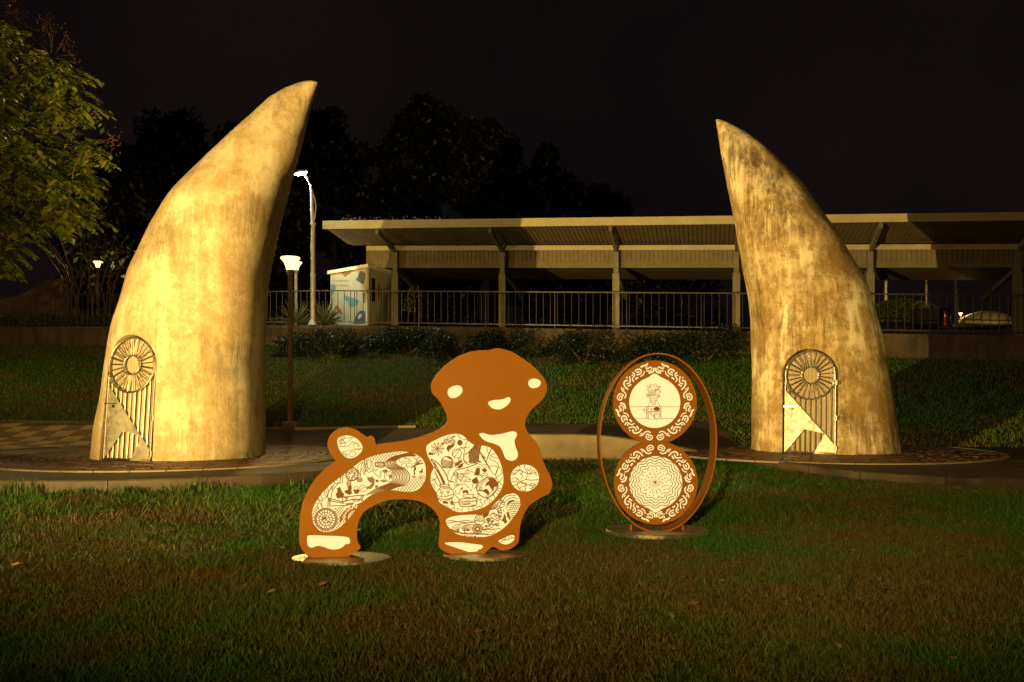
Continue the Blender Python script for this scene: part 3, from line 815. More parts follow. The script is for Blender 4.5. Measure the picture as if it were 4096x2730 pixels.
A = [(1760, 130), (1500, 190), (1370, 250), (1310, 310), (1330, 370), (1420, 430), (1490, 500), (1510, 560), (1460, 620), (1330, 680), (1180, 740), (990, 860)]
B = [(1850, 190), (1640, 200), (1510, 260), (1500, 320), (1580, 380), (1680, 440), (1730, 520), (1720, 600), (1660, 680), (1520, 720), (1390, 770), (1330, 800)]
for k in range(9):
    s_ = k / 8; t.line([(a[0] + (b[0] - a[0]) * s_, a[1] + (b[1] - a[1]) * s_) for a, b in zip(A, B)], 8 if k % 2 else 13)
t.lines("1560,230 1600,200 1640,220 1700,240 1760,270 1700,290 1640,280 1580,300 1560,270 1560,230|1600,330 1640,310 1680,340 1650,390 1600,380 1600,330|1680,330 1740,310 1770,340 1720,380 1680,360|1620,390 1600,420|1650,390 1660,425|1690,380 1690,415|1640,210 1650,250|1670,215 1680,250|1720,230 1710,270", 7)
t.lines("1840,320 1840,260 1790,200|1840,260 1890,210|1840,280 1930,260|1870,240 1900,190|1800,320 1950,270|1820,360 1820,520|1800,420 1810,520", 9); t.lines("1760,390 1850,340 1960,310|1780,370 1900,300", 16, False)
t.fill([(1805, 380), (1842, 370), (1842, 430), (1810, 445)]); t.fill([(1895, 430), (1915, 450), (1950, 390), (1962, 510), (1945, 460), (1930, 500), (1915, 460), (1900, 520)])
t.speckle([(1745, 545), (1800, 525), (2000, 505), (1985, 575), (1800, 570)], 60, 7)
for pl in ([(500, 740), (550, 720), (580, 800), (620, 830), (610, 880), (540, 910), (490, 890), (480, 830), (510, 810)], [(680, 700), (750, 690), (740, 760), (750, 830), (700, 850), (650, 820), (620, 790), (690, 760)], [(780, 770), (860, 760), (880, 790), (840, 840), (790, 820)]):
    t.net(pl, 20, 110, 27, 19)
t.lines("790,720 840,710 850,760 800,770 790,720|870,760 900,700 960,690 1000,710|880,780 950,720 1010,740|870,770 940,800 1010,770", 7)
t.lines("585,890 700,880 900,860 975,860|600,970 760,930 900,925|590,890 600,990|400,920 590,970|400,960 620,995|400,1040 680,1030|640,1005 790,990|660,1020 780,1010|610,905 680,900 640,945 690,945|750,940 860,925 880,945 770,960|925,865 905,900 915,960|950,865 935,905 940,965|400,905 385,930 405,955", 12)
t.build('picture_lines', panel_obs['hind_leg_panel'])

# -- belly picture
t = Tracery(BP, FC, 4.6118)
for k in range(9):
    an = 2 * math.pi * k / 9; t.line([(275, 350), (275 + 135 * math.cos(an), 350 + 135 * math.sin(an))], 8, False)
for r_ in (38, 72, 106): t.circle((275, 350), r_, 7, n=9)
for cx in (445, 555):
    t.circle((cx, 218), 50, 8, 38)
    for j in range(-2, 3): t.line([(cx - 46, 218 + j * 13), (cx, 218 + j * 13 + 4), (cx + 46, 218 + j * 13)], 5)
t.speckle([(380, 150), (430, 115), (600, 110), (610, 160), (480, 175)], 22, 9); t.lines("385,145 430,175 520,165 610,130", 8)
t.fill([(440, 340), (470, 290), (530, 275), (600, 255), (575, 310), (500, 370), (490, 420), (455, 380)]); t.fill([(100, 440), (130, 415), (210, 430), (195, 470), (120, 465)]); t.fill([(340, 240), (400, 235), (395, 280), (360, 275)])
t.fill([(640, 235), (665, 190), (700, 183), (735, 210), (745, 250), (715, 290), (670, 290), (645, 265)]); t.circle((635, 440), 86, 9); t.lines("700,360 650,420 620,470 580,510", 9)
t.circle((455, 600), 108, 12)
for j in range(7): t.line([(352, 545 + j * 24), (455, 575 + j * 22), (560, 585 + j * 17)], 11)
t.fill([(420, 490), (480, 488), (560, 550), (545, 565), (470, 520)]); t.fill([(600, 625), (690, 560), (752, 580), (600, 690)]); t.fill([(620, 702), (752, 605), (745, 680), (690, 712)]); t.circle((580, 615), 22, 8); t.circle((690, 545), 26, 8)
bh = [(850, 400), (960, 285), (1095, 285), (1060, 400), (1040, 560), (1095, 605), (870, 612), (850, 500)]
t.hatch(bh, 12, 27, 16); t.hatch(bh, 100, 30, 15); t.lines("940,300 1050,400|965,290 1060,375", 10, False)
t.lines("150,540 260,600 340,680 420,800 460,880 480,940 580,970|160,560 215,640 260,760|210,680 300,800 360,920 400,1020", 15)
for k in range(9):
    s_ = k / 8; x, y = 215 + 170 * s_, 600 + 330 * s_
    t.line([(x, y), (x + 38, y + 62)], 14, False)
for k in range(6):
    s_ = k / 5; x, y = 240 + 110 * s_, 760 + 220 * s_
    t.line([(x - 10, y), (x - 4, y + 62)], 12, False)
t.line([(400, 1020), (345, 880), (270, 740)], 26)
t.lines("330,1040 320,1080 270,1150 265,1220 300,1290 380,1320 470,1300 560,1250 570,1150 520,1080 470,1050|265,1215 400,1240 570,1190|275,1260 400,1285 560,1250|300,1110 420,1085 540,1105|330,1070 420,1060 500,1075|350,1190 350,1230|415,1190 415,1240|470,1185 470,1230", 9)
t.circle((405, 1025), 85, 9, 20); t.circle((355, 1152), 26, 8); t.circle((470, 1145), 26, 8); t.dot((358, 1165), 14); t.dot((473, 1158), 14)
t.line([(280 + i * 18, 1255 + (i % 2) * 24 + 18 * math.sin(i / 15 * 3.1)) for i in range(16)], 7, False)
t.lines("470,850 480,780 540,700 700,640 840,590 880,620 1000,620 1100,660|690,310 780,380 760,450 770,560 840,640|740,180 830,190 900,240|840,200 800,270 780,380|650,80 690,150 720,160|550,470 600,400 700,340 860,320|770,480 760,560 830,640 870,640|1190,310 1200,400 1240,450|1250,480 1350,430|1250,480 1320,510 1390,530|1250,500 1240,540 1350,590 1400,660 1380,760 1340,830 1290,800 1250,730|1240,680 1330,670 1450,710|1400,690 1350,830 1400,950 1480,1030|1480,800 1360,880 1340,940 1410,970 1480,880|1450,720 1480,800|1400,960 1390,1040|520,960 550,860 600,800|830,690 830,760|790,780 840,750 950,790|780,840 860,900 900,930|470,960 510,1060|150,890 220,920 280,870|165,940 230,930 240,990|210,1020 240,980 330,1050|180,1000 240,1090", 9)
t.lines("600,750 840,690 1030,620|770,470 840,420 870,400|1270,350 1220,470 1170,600", 13); t.lines("1095,480 1170,600 1250,730|1060,410 1100,470 1165,530", 18)
t.line([(1000, 1060), (1050, 980), (1190, 880), (1300, 890), (1380, 980), (1390, 1070), (1300, 1200), (1200, 1260), (1080, 1220), (1010, 1130)], 14, True, True)
t.fill([(1200, 885), (1300, 895), (1370, 970), (1395, 1050), (1330, 1055), (1300, 1140), (1220, 1020), (1150, 1055), (1180, 980), (1230, 940)]); t.fill([(1090, 1125), (1190, 1085), (1235, 1150), (1225, 1220), (1165, 1170)]); t.fill([(1015, 1100), (1120, 1120), (1130, 1140), (1040, 1135)])
t.lines("1010,1075 1100,970 1190,900|1040,1085 1120,990 1210,920|1180,1250 1290,1190 1385,1080|1160,1240 1270,1160 1380,1060|1050,1095 1090,1060 1110,1095 1050,1095", 8)
t.fill([(985, 740), (1000, 700), (1060, 710), (1062, 780), (1042, 842), (948, 840)]); t.fill([(1085, 740), (1150, 708), (1202, 750), (1150, 795)]); t.fill([(908, 930), (1000, 868), (1042, 960), (1012, 1000), (930, 995)])
t.circle((1030, 705), 28, 7); t.circle((1145, 670), 30, 8, 34); t.circle((1150, 825), 50, 8, 24); t.lines("1050,800 1100,880|1005,860 1060,840 1110,880|1100,850 1120,890|1190,830 1200,880|930,1000 925,1060 970,1080 1000,1000", 8)
t.circle((610, 812), 36, 11); t.circle((850, 800), 24, 7); t.circle((620, 1000), 30, 7); t.circle((700, 862), 56, 9, 62); t.speckle([(585, 790), (640, 790), (640, 835), (585, 835)], 8, 9)
t.lines("650,840 750,820|650,865 755,850|655,890 750,880|740,810 820,795|745,830 825,815|615,860 615,960|635,860 635,970|680,930 760,950 800,920|700,950 740,1010 800,940|800,930 890,920|800,960 890,955|780,1000 830,1050 870,1080|590,1040 650,1010 720,1020|760,850 810,900", 8)
t.fill([(738, 1122), (830, 1110), (852, 1150), (842, 1195), (815, 1165), (770, 1165), (752, 1200)]); t.fill([(700, 1085), (745, 1055), (745, 1100), (715, 1112)]); t.fill([(880, 1098), (925, 1112), (885, 1135)]); t.fill([(800, 1250), (900, 1262), (985, 1235), (990, 1255), (900, 1275), (830, 1275)])
t.lines("740,1225 800,1200 950,1195 920,1230 980,1250|740,1225 800,1250 900,1255", 9)
t.line([(690, 1290), (760, 1270), (900, 1268), (990, 1262), (1005, 1320), (990, 1390), (930, 1412), (720, 1420), (680, 1370), (670, 1310)], 13, True, True)
t.lines("680,1340 1000,1320|680,1340 720,1300 760,1340 840,1300 900,1330 950,1290 1000,1320|740,1390 900,1370", 9, False); t.circle((725, 1370), 18, 7); t.line([(760, 1362), (860, 1350), (875, 1362), (780, 1378)], 8, True, True); t.fill([(890, 1400), (960, 1380), (975, 1405), (900, 1418)])
t.lines("740,1440 730,1490 700,1500|920,1430 960,1480 900,1470|430,1390 520,1470 580,1430 600,1500|580,1210 540,1300 600,1360 580,1430|570,1110 620,1050 700,1010|620,1120 600,1200 680,1280|700,1100 680,1170 620,1190|1000,1180 1040,1200 1010,1280|1010,1300 1090,1280 1060,1320 1110,1380 1080,1440|1140,1380 1150,1320 1230,1280 1240,1370|1180,1270 1230,1280|1260,1280 1290,1340|1310,1200 1340,1260|1390,1080 1460,1090|1380,1110 1440,1140|1360,1160 1400,1200|640,1500 650,1460 700,1470|850,1440 860,1520|990,1440 1040,1410 1080,1440|600,1340 680,1340|500,1300 520,1380", 9)
t.fill([(520, 1310), (560, 1330), (590, 1390), (530, 1390)]); t.fill([(370, 1330), (400, 1320), (470, 1330), (480, 1370), (380, 1365)])
t.build('picture_lines', panel_obs['belly_panel'])

# -- arm picture
t = Tracery(BP, FD, 4.0214)
t.lines("105,990 200,980 300,1000 400,975 500,990 580,985|105,1025 250,1000 400,1010 560,1012|110,1090 300,1170 500,1180 700,1190 800,1210|150,1130 350,1190 520,1200 700,1205|300,1045 380,1020 460,1040 560,1050|690,1130 800,1120 980,1110", 9)
t.fan((300, 1165), 125, 75, 185, 9, 6); t.fan((440, 1150), 95, 20, 150, 9, 6); t.circle((410, 1050), 24, 6); t.fan((400, 1170), 110, 85, 125, 4, 6, False)
t.circle((605, 1115), 78, 11); t.fan((605, 1115), 76, 0, 340, 17, 10, False, 18); t.circle((640, 972), 82, 9)
for j in range(-3, 4): t.line([(640 + j * 22, 900 + abs(j) * 8), (640 + j * 18, 960), (640 + j * 22, 1000)], 6)
t.lines("560,1000 600,980 640,1000 680,985 725,1000|590,880 600,910|630,880 625,900", 8)
t.line([(690, 1100), (740, 1060), (850, 1040), (830, 1092), (700, 1118)], 9, True, True); t.fill([(720, 1090), (750, 1050), (770, 1080), (800, 1040), (825, 1060), (760, 1092)])
t.fill([(690, 880), (740, 860), (800, 820), (780, 900), (720, 935), (692, 905)]); t.fill([(610, 870), (690, 850), (680, 900), (660, 895)])
t.speckle([(740, 940), (780, 925), (960, 1020), (940, 1085), (850, 1050), (730, 1010)], 90, 9); t.speckle([(930, 790), (1000, 790), (990, 930), (970, 965), (940, 860)], 45, 9); t.speckle([(800, 790), (900, 715), (935, 705), (925, 765), (850, 795)], 40, 9); t.speckle([(320, 1240), (400, 1215), (680, 1240), (670, 1262), (400, 1255)], 50, 8); t.speckle([(300, 1180), (560, 1185), (540, 1200), (320, 1195)], 24, 7)
t.lines("950,670 1030,570 1120,540|1000,690 1060,600 1150,570 1220,580|1040,700 1090,640 1180,610 1250,640|1070,740 1110,670 1200,650|1060,790 1090,730 1110,690|970,640 1060,560 1150,545|1080,820 1150,800|1110,850 1160,835 1240,830|1120,880 1180,865 1225,860|1130,910 1200,890|1140,930 1190,920", 9)
for j in range(4):
    for i in range(5): t.circle((1128 + i * 36 + (j % 2) * 18, 690 + j * 32), 19, 6, n=8)
t.fill([(1095, 690), (1150, 655), (1230, 660), (1180, 668), (1120, 700), (1105, 740)])
t.circle((990, 712), 56, 8); t.lines("950,690 1000,700 1040,680|990,660 980,720 960,750|1000,720 1030,730|960,640 1000,655|750,830 820,805 910,795 940,860|800,905 850,870 930,890 960,960 990,970|830,870 880,850|870,880 910,940 960,960|890,870 930,920|800,900 870,960 960,990|920,800 960,770 990,775|1010,800 1030,830", 10)
t.fill([(990, 985), (1020, 930), (1035, 870), (1060, 900), (1070, 970), (1090, 1000), (1040, 1040), (1030, 1000)]); t.fill([(1070, 850), (1100, 830), (1140, 950), (1120, 990), (1105, 940), (1085, 930)])
t.lines("690,1170 760,1120 870,1130 880,1180 780,1210 700,1200|740,1150 800,1180|800,1140 850,1180|130,1110 230,1180 330,1230 500,1245", 7)
t.build('picture_lines', panel_obs['arm_panel'])
# -- chest, tail and signature
t = Tracery(BP, FD, 4.0214)
t.lines("1280,90 1290,150 1220,220 1150,250|1360,80 1370,150 1420,230|1290,170 1420,230 1380,320 1300,350|1420,230 1560,200|1380,320 1470,330 1590,320|1240,300 1300,350 1240,400 1160,420|1240,400 1280,480 1370,510|1390,400 1370,510|1300,350 1390,400 1500,420 1560,380|1500,420 1480,490|1190,170 1290,170|1160,210 1230,230", 9, False)
t.lines("1240,200 1280,170 1320,180 1325,220 1290,230 1330,260 1300,310|1400,130 1420,170 1460,160 1460,120|1460,240 1460,200 1500,170 1530,190 1530,230 1570,250|1150,310 1200,290 1240,310 1230,350 1180,360 1150,340|1250,400 1250,360 1300,360 1340,390 1390,370 1370,420 1310,440 1290,460 1250,440|1440,420 1470,380 1510,390 1540,420 1510,440 1440,470", 8)
for cc in ((1290, 205), (1440, 152), (1480, 235), (1185, 325), (1285, 430), (1470, 400)): t.dot((cc[0] - 9, cc[1]), 5); t.dot((cc[0] + 9, cc[1]), 5)
t.build('picture_lines', panel_obs['chest_panel'])
t = Tracery(BP, FA, 1.6509)
t.lines("335,690 380,668 440,662|338,705 400,690 430,660|340,722 400,720 430,690 480,720|355,760 420,745 490,740|400,775 430,750 450,770 430,790 405,780|350,660 380,700 370,720|430,690 445,735 490,735|440,705 460,700 470,725", 2.6); t.hatch([(335, 690), (350, 650), (390, 645), (350, 720)], 35, 7, 2); t.hatch([(355, 755), (400, 770), (390, 800), (365, 780)], 60, 6, 2)
t.build('picture_lines', panel_obs['tail_panel'])
t = Tracery(BP, FD, 4.0214)
t.lines("965,1285 990,1275 1010,1240 1003,1300 985,1325 978,1310|1020,1292 1030,1280 1040,1288 1030,1300 1020,1292|1055,1245 1046,1300 1058,1284 1066,1298|1075,1285 1080,1298 1092,1283 1102,1294|1130,1236 1108,1252 1106,1280 1132,1275|1150,1228 1140,1275 1153,1258 1160,1270|1170,1252 1172,1266|1180,1248 1180,1264 1190,1248 1196,1260", 7)
t.build('signature', panel_obs['signature_panel'])
# base plates on the grass
for (x0, x1, yc) in ((1165, 1560, 2236), (1770, 2100, 2222)):
    c = Plane((0, 6.02 if yc > 2230 else 6.14, 0), 0).px((x0 + x1) / 2, yc); rx = (x1 - x0) / 2 / F * 6.05
    mb = MB(); D_ = (6.02 if yc > 2230 else 6.14) + 0.03
    prof = [(1.0, 0.0), (1.0, 0.016), (0.99, 0.02)]; n = 48; v = []; f = []
    for (k, z) in prof:
        for i in range(n): a = 2 * math.pi * i / n; v.append((c[0] + rx * k * math.cos(a), D_ + rx * 0.62 * k * math.sin(a), z + 0.012))
    for j in range(2):
        for i in range(n): f.append((j * n + i, j * n + (i + 1) % n, (j + 1) * n + (i + 1) % n, (j + 1) * n + i))
    f.append(tuple(range(2 * n, 3 * n))); link('base_plate', mesh(v, f), basem, bear)

# ------------------------------------------------------------------ oval ring with two round cut-out plates
OD = 7.17; OP = Plane((P(2626, 1570, OD).x, OD, 0.0), 0.0)
oval = empty('ring_lantern', (OP.o.x, OD, 0.0), 'brown steel oval ring lantern holding two round cut-out plates, on a steel base', 'lantern')
c0 = OP.px(2626, 1770); rx, ry = 233 / F * OD, 356 / F * OD
v = []; f = []; n = 120
for i in range(n):
    a = 2 * math.pi * i / n
    for (o_, k) in ((0.0, 0.085), (0.0, -0.125), (-0.012, -0.125), (-0.012, 0.085)):
        sx = (rx + o_) * math.cos(a) * (1 + 0.02 * math.sin(a)); sz = (ry + o_) * math.sin(a)
        v.append(OP.w(c0[0] + sx, c0[1] + sz, k))
for i in range(n):
    j = (i + 1) % n
    for k in range(4): f.append((i * 4 + k, i * 4 + (k + 1) % 4, j * 4 + (k + 1) % 4, j * 4 + k))
me = mesh(v, f, True); me.set_sharp_from_angle(angle=R(40)); link('ring_band', me, rust, oval)
UC = OP.px(*FU((826, 833))); VC = OP.px(*FV((797, 790))); DR = 168.0 / F * OD
Q = [("575,182 602,162 660,150 690,122", 34), ("808,205 806,240 785,272 722,290", 34), ("700,185 690,178", 20),
     ("662,186 668,206 690,214 716,204 738,178 764,190 768,222 742,250 704,256 668,250", 21),
     ("468,256 502,226 552,222 578,258 562,300 500,326", 27), ("500,284 534,266", 27), ("630,262 616,316 566,352", 21),
     ("416,284 446,300 450,340 422,384 416,420 438,448", 24), ("412,332 413,334", 34), ("476,400 506,378", 34),
     ("360,356 370,458 308,490", 25), ("310,374 311,376", 32), ("322,432 284,432 256,482 278,542 328,590", 29), ("338,530 382,504", 30),
     ("212,560 226,610 278,656 292,710 272,748", 25), ("247,578 258,598", 22),
     ("196,664 152,696 136,746 166,786 210,782 224,750 212,734 240,712 240,688 216,678", 23), ("178,756 182,720 200,704", 20)]
def disc(name, C, flip, inner_px, bump):
    hs = []; sc = 1 / 4.611 / F * OD
    for quad in range(4):
        for txt, w_ in Q:
            pts = [((x - 826), (y - 833)) for x, y in poly_px(txt)]
            if quad in (1, 3): pts = [(y, -x) for x, y in pts]          # quarter turn
            if quad in (2, 3): pts = [(-x, y) for x, y in pts]           # mirrored side
            pts = [(C[0] + x * sc, C[1] - y * sc * (-1 if flip else 1)) for x, y in pts]
            pts = catmull(pts, False, 3) if len(pts) > 2 else pts
            hs.append(stroke_loop(pts, w_ * sc * 0.92))
    ri = inner_px / F * OD; lp = []
    for a in np.linspace(0, 2 * math.pi, 73)[:-1]:
        r_ = ri * (1 + 0.135 * math.exp(-((a - math.pi / 2) / 0.17) ** 2))
        lp.append((C[0] + r_ * math.cos(a), C[1] + r_ * math.sin(a) * (-1 if flip else 1)))
    return hs, lp
hu, lu = disc('u', UC, False, 102.2, True); hv, lv = disc('v', VC, True, 106, True)
# figure-of-eight outline of the two plates
dv = Vector((VC[0] - UC[0], VC[1] - UC[1])); dist = dv.length
half = math.acos(min(1, dist / 2 / DR)); th = math.atan2(dv.y, dv.x)
# a short neck where the plates meet
half = max(half, 0.16)
o8 = [(UC[0] + DR * math.cos(a), UC[1] + DR * math.sin(a)) for a in np.linspace(th + half, th + 2 * math.pi - half, 72)]
o8 += [(VC[0] + DR * math.cos(a), VC[1] + DR * math.sin(a)) for a in np.linspace(th + math.pi + half, th + 3 * math.pi - half, 72)]
OP.sheet('face_plate', [o8] + hu + hv + [lu, lv], 0.0, rust, oval, extrude=0.002)
OP.sheet('plate_shell', [o8], -0.026, rust, oval, extrude=0.0235, mode='BACK')
for C, lp, nm in ((UC, lu, 'flower_panel'), (VC, lv, 'rosette_panel')):
    ring = [(C[0] + DR * 0.965 * math.cos(a), C[1] + DR * 0.965 * math.sin(a)) for a in np.linspace(0, 2 * math.pi, 61)[:-1]]
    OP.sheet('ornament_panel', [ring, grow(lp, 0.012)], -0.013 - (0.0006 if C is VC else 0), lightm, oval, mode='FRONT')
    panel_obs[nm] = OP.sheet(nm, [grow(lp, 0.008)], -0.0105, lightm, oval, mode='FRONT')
t = Tracery(OP, FU, 4.611)
t.lines("345,914 690,914|940,914 1300,914|455,1133 690,1133|940,1133 1200,1133|690,905 690,1142 945,1142 945,905|675,905 675,1130|930,915 930,1140|715,905 715,960 700,1000 930,990|700,1012 930,1005|710,1015 715,1140|820,1050 822,1140|720,1030 820,1110|745,1020 825,1090|670,910 945,905", 6, False)
t.lines("740,712 735,770 745,815 790,830 860,810 872,770 866,706 740,712|738,742 800,732 870,738|736,775 800,765 872,772|740,800 800,795 870,795|745,815 725,850 712,895 780,905 772,850 760,820|850,815 835,870 840,905 915,895 905,855 880,815|790,830 800,860 835,860 845,830|825,1050 830,1110 850,1135 900,1125 912,1060 900,1030 835,1030 825,1050|830,1052 905,1050|660,960 690,980|640,985 645,1020 685,1030", 6)
t.lines("800,700 770,600 730,540|810,700 840,600 850,540|820,700 850,630 900,580|760,560 740,510 780,500 805,530 780,560|690,520 720,515 740,560 700,550 690,520|830,540 825,500 860,500 865,560|880,540 930,545 935,580 880,600|690,590 710,575 725,600 700,612 690,590|870,600 910,620 915,660 880,665|840,690 880,660|780,590 850,600 920,545|880,530 890,560|910,525 905,560", 6)
for cc in ((690, 690, 20), (700, 720, 18), (715, 700, 16), (740, 670, 22), (780, 640, 24), (725, 635, 18), (840, 625, 16), (900, 700, 16), (915, 720, 15), (890, 725, 13), (930, 635, 15), (760, 690, 18)): t.circle(cc[:2], cc[2], 5.5, n=12)
t.net([(800, 945), (830, 920), (900, 918), (925, 950), (900, 990), (820, 980)], 5, 85, 12, 8); t.circle((625, 965), 16, 7, n=10); t.lines("730,940 790,945|740,960 800,960|735,980 790,975", 5)
t.build('picture_lines', panel_obs['flower_panel'])
t = Tracery(OP, FV, 4.3556); c = (788, 785)
for k in range(28):
    a = 2 * math.pi * k / 28 + 0.05; t.line([c, (c[0] + 470 * math.cos(a), c[1] + 470 * math.sin(a))], 2.2, False)
for (r_, am, w_, ph) in ((285, 17, 8, 0.3), (335, 20, 9, 0.2), (385, 21, 10, 0.1), (432, 21, 10, 0.0)):
    t.line([(c[0] + (r_ + am * math.sin(a * 13 + ph)) * math.cos(a) * 1.02, c[1] + (r_ + am * math.sin(a * 13 + ph)) * math.sin(a)) for a in np.linspace(0, 2 * math.pi, 150)[:-1]], w_, False, True)
for ring_, n in ((90, 9), (145, 14), (195, 18), (245, 22)):
    for k in range(n):
        a = 2 * math.pi * k / n + ring_ * 0.1 + random.uniform(-.06, .06); r_ = ring_ + random.uniform(-14, 14)
        x, y = c[0] + r_ * math.cos(a), c[1] + r_ * math.sin(a); b = a + random.choice((0.6, -0.6)) + random.uniform(-.3, .3)
        d = (math.cos(b), math.sin(b)); e = (-d[1], d[0])
        t.fill([(x - d[0] * 22, y - d[1] * 22), (x + e[0] * 9, y + e[1] * 9), (x + d[0] * 13, y + d[1] * 13), (x - e[0] * 9, y - e[1] * 9)])
t.dot(c, 12); t.build('picture_lines', panel_obs['rosette_panel'])
bx, by, bz_ = OP.o.x, OD + 0.02, 0.012
brx = 203 / F * OD; v = []; f = []; n = 56
for (k, z) in ((1.0, 0.0), (1.0, 0.03), (0.985, 0.036)):
    for i in range(n): a = 2 * math.pi * i / n; v.append((bx + brx * k * math.cos(a), by + brx * 0.72 * k * math.sin(a), z + bz_))
for j in range(2):
    for i in range(n): f.append((j * n + i, j * n + (i + 1) % n, (j + 1) * n + (i + 1) % n, (j + 1) * n + i))
f.append(tuple(range(2 * n, 3 * n))); link('base_plate', mesh(v, f), basem, oval)
for a in (-0.27, 0.27):
    mb = MB(); mb.box((bx + a * 0.8, OD, 0.066), 0.012, 0.05, 0.05); mb.build('foot_bracket', rust, oval)
# ================================================================== lamps
galv = plain('painted_pole', (0.50, 0.47, 0.42), 0.45, 0.2, 0.2, 4, 0.08)
darkpole = plain('brown_pole', (0.36, 0.27, 0.20), 0.5, 0.2, 0.3, 5, 0.1)
conc = plain('footing_concrete', (0.26, 0.21, 0.15), 0.9, 0, 0.3, 6, 0.3)
whitem = plain('white_paint', (0.62, 0.60, 0.52), 0.5, 0, 0.12, 4, 0.05)
shade_m = glow('lamp_glass', (1.0, 0.64, 0.22), 3.4)

def garden_lamp(px, py_base, py_head, D, label, power, group, footing=True, k=1.0):
    b = P(px, py_base, D); top = P(px, py_head, D).z; h = top - b.z
    root = empty('garden_lamp', b, label, 'lamp', group)
    if footing:
        mb = MB(); v = []
        for s_, z in ((0.15, -0.1), (0.15, 0.16), (0.135, 0.19)):
            v += [b + Vector((i * s_, j * s_, z)) for i, j in ((-1, -1), (1, -1), (1, 1), (-1, 1))]
        mb.add(v, [(0, 1, 5, 4), (1, 2, 6, 5), (2, 3, 7, 6), (3, 0, 4, 7), (4, 5, 9, 8), (5, 6, 10, 9), (6, 7, 11, 10), (7, 4, 8, 11), (8, 9, 10, 11)])
        mb.build('footing', conc, root)
    mb = MB(); mb.bar(b + Vector((0, 0, 0.0)), b + Vector((0, 0, h - 0.42 * k)), 0.088 * k, 0.088 * k, Vector((0, 1, 0))); mb.build('post', darkpole, root)
    c = b + Vector((0, 0, h - 0.42 * k))
    mb = MB(); mb.lathe(c, [(0.035 * k, 0), (0.055 * k, 0.015), (0.055 * k, 0.055), (0.085 * k, 0.07), (0.085 * k, 0.125 * k)], 20); mb.build('collar', darkpole, root, True)
    for a in range(4):
        q = c + Vector((0.06 * math.cos(a * 1.571 + .5), 0.06 * math.sin(a * 1.571 + .5), 0.035)) * 1.0
        mb = MB(); mb.tube([q, q + Vector((0.018 * math.cos(a * 1.571 + .5), 0.018 * math.sin(a * 1.571 + .5), 0))], 0.011, 6); mb.build('bolt', galv, root)
    mb = MB(); mb.lathe(c, [(0.085 * k, 0.127 * k), (0.10 * k, 0.20 * k), (0.125 * k, 0.27 * k), (0.165 * k, 0.33 * k), (0.205 * k, 0.37 * k), (0.215 * k, 0.39 * k), (0.20 * k, 0.41 * k), (0.0, 0.43 * k)], 28, capt=False)
    mb.build('shade', shade_m, root, True)
    if power: add_light('POINT', 'lamp_light', c + Vector((0, 0, 0.56 * k)), power, WARM, root, 0.14)
    return root
garden_lamp(1161, 1722, 1028, 19.0, 'lit garden lamp on a square brown post between horn and shelter', 750, 'garden lamps')
garden_lamp(-610, 1686, 980, 18.6, 'garden lamp beside the tiled path, past the leafy tree', 1500, 'garden lamps')
garden_lamp(5900, 2090, 1060, 7.8, 'garden lamp on the lawn, beyond the brick plaza', 380, 'garden lamps')
garden_lamp(1184, 1300, 1048, 30.5, 'far garden lamp glowing just behind the brown lamp post', 120, 'garden lamps', False)
garden_lamp(392, 1290, 1046, 40.0, 'small distant garden lamp beside the bamboo behind the fence', 260, 'garden lamps', False)
garden_lamp(2742, 1282, 1138, 70.0, 'tiny distant lamp seen under the shelter roof', 30, 'garden lamps', False)
garden_lamp(3842, 1300, 1252, 38.0, 'short lit lamp beside the pale dome mound', 170, 'garden lamps', False, 0.42)

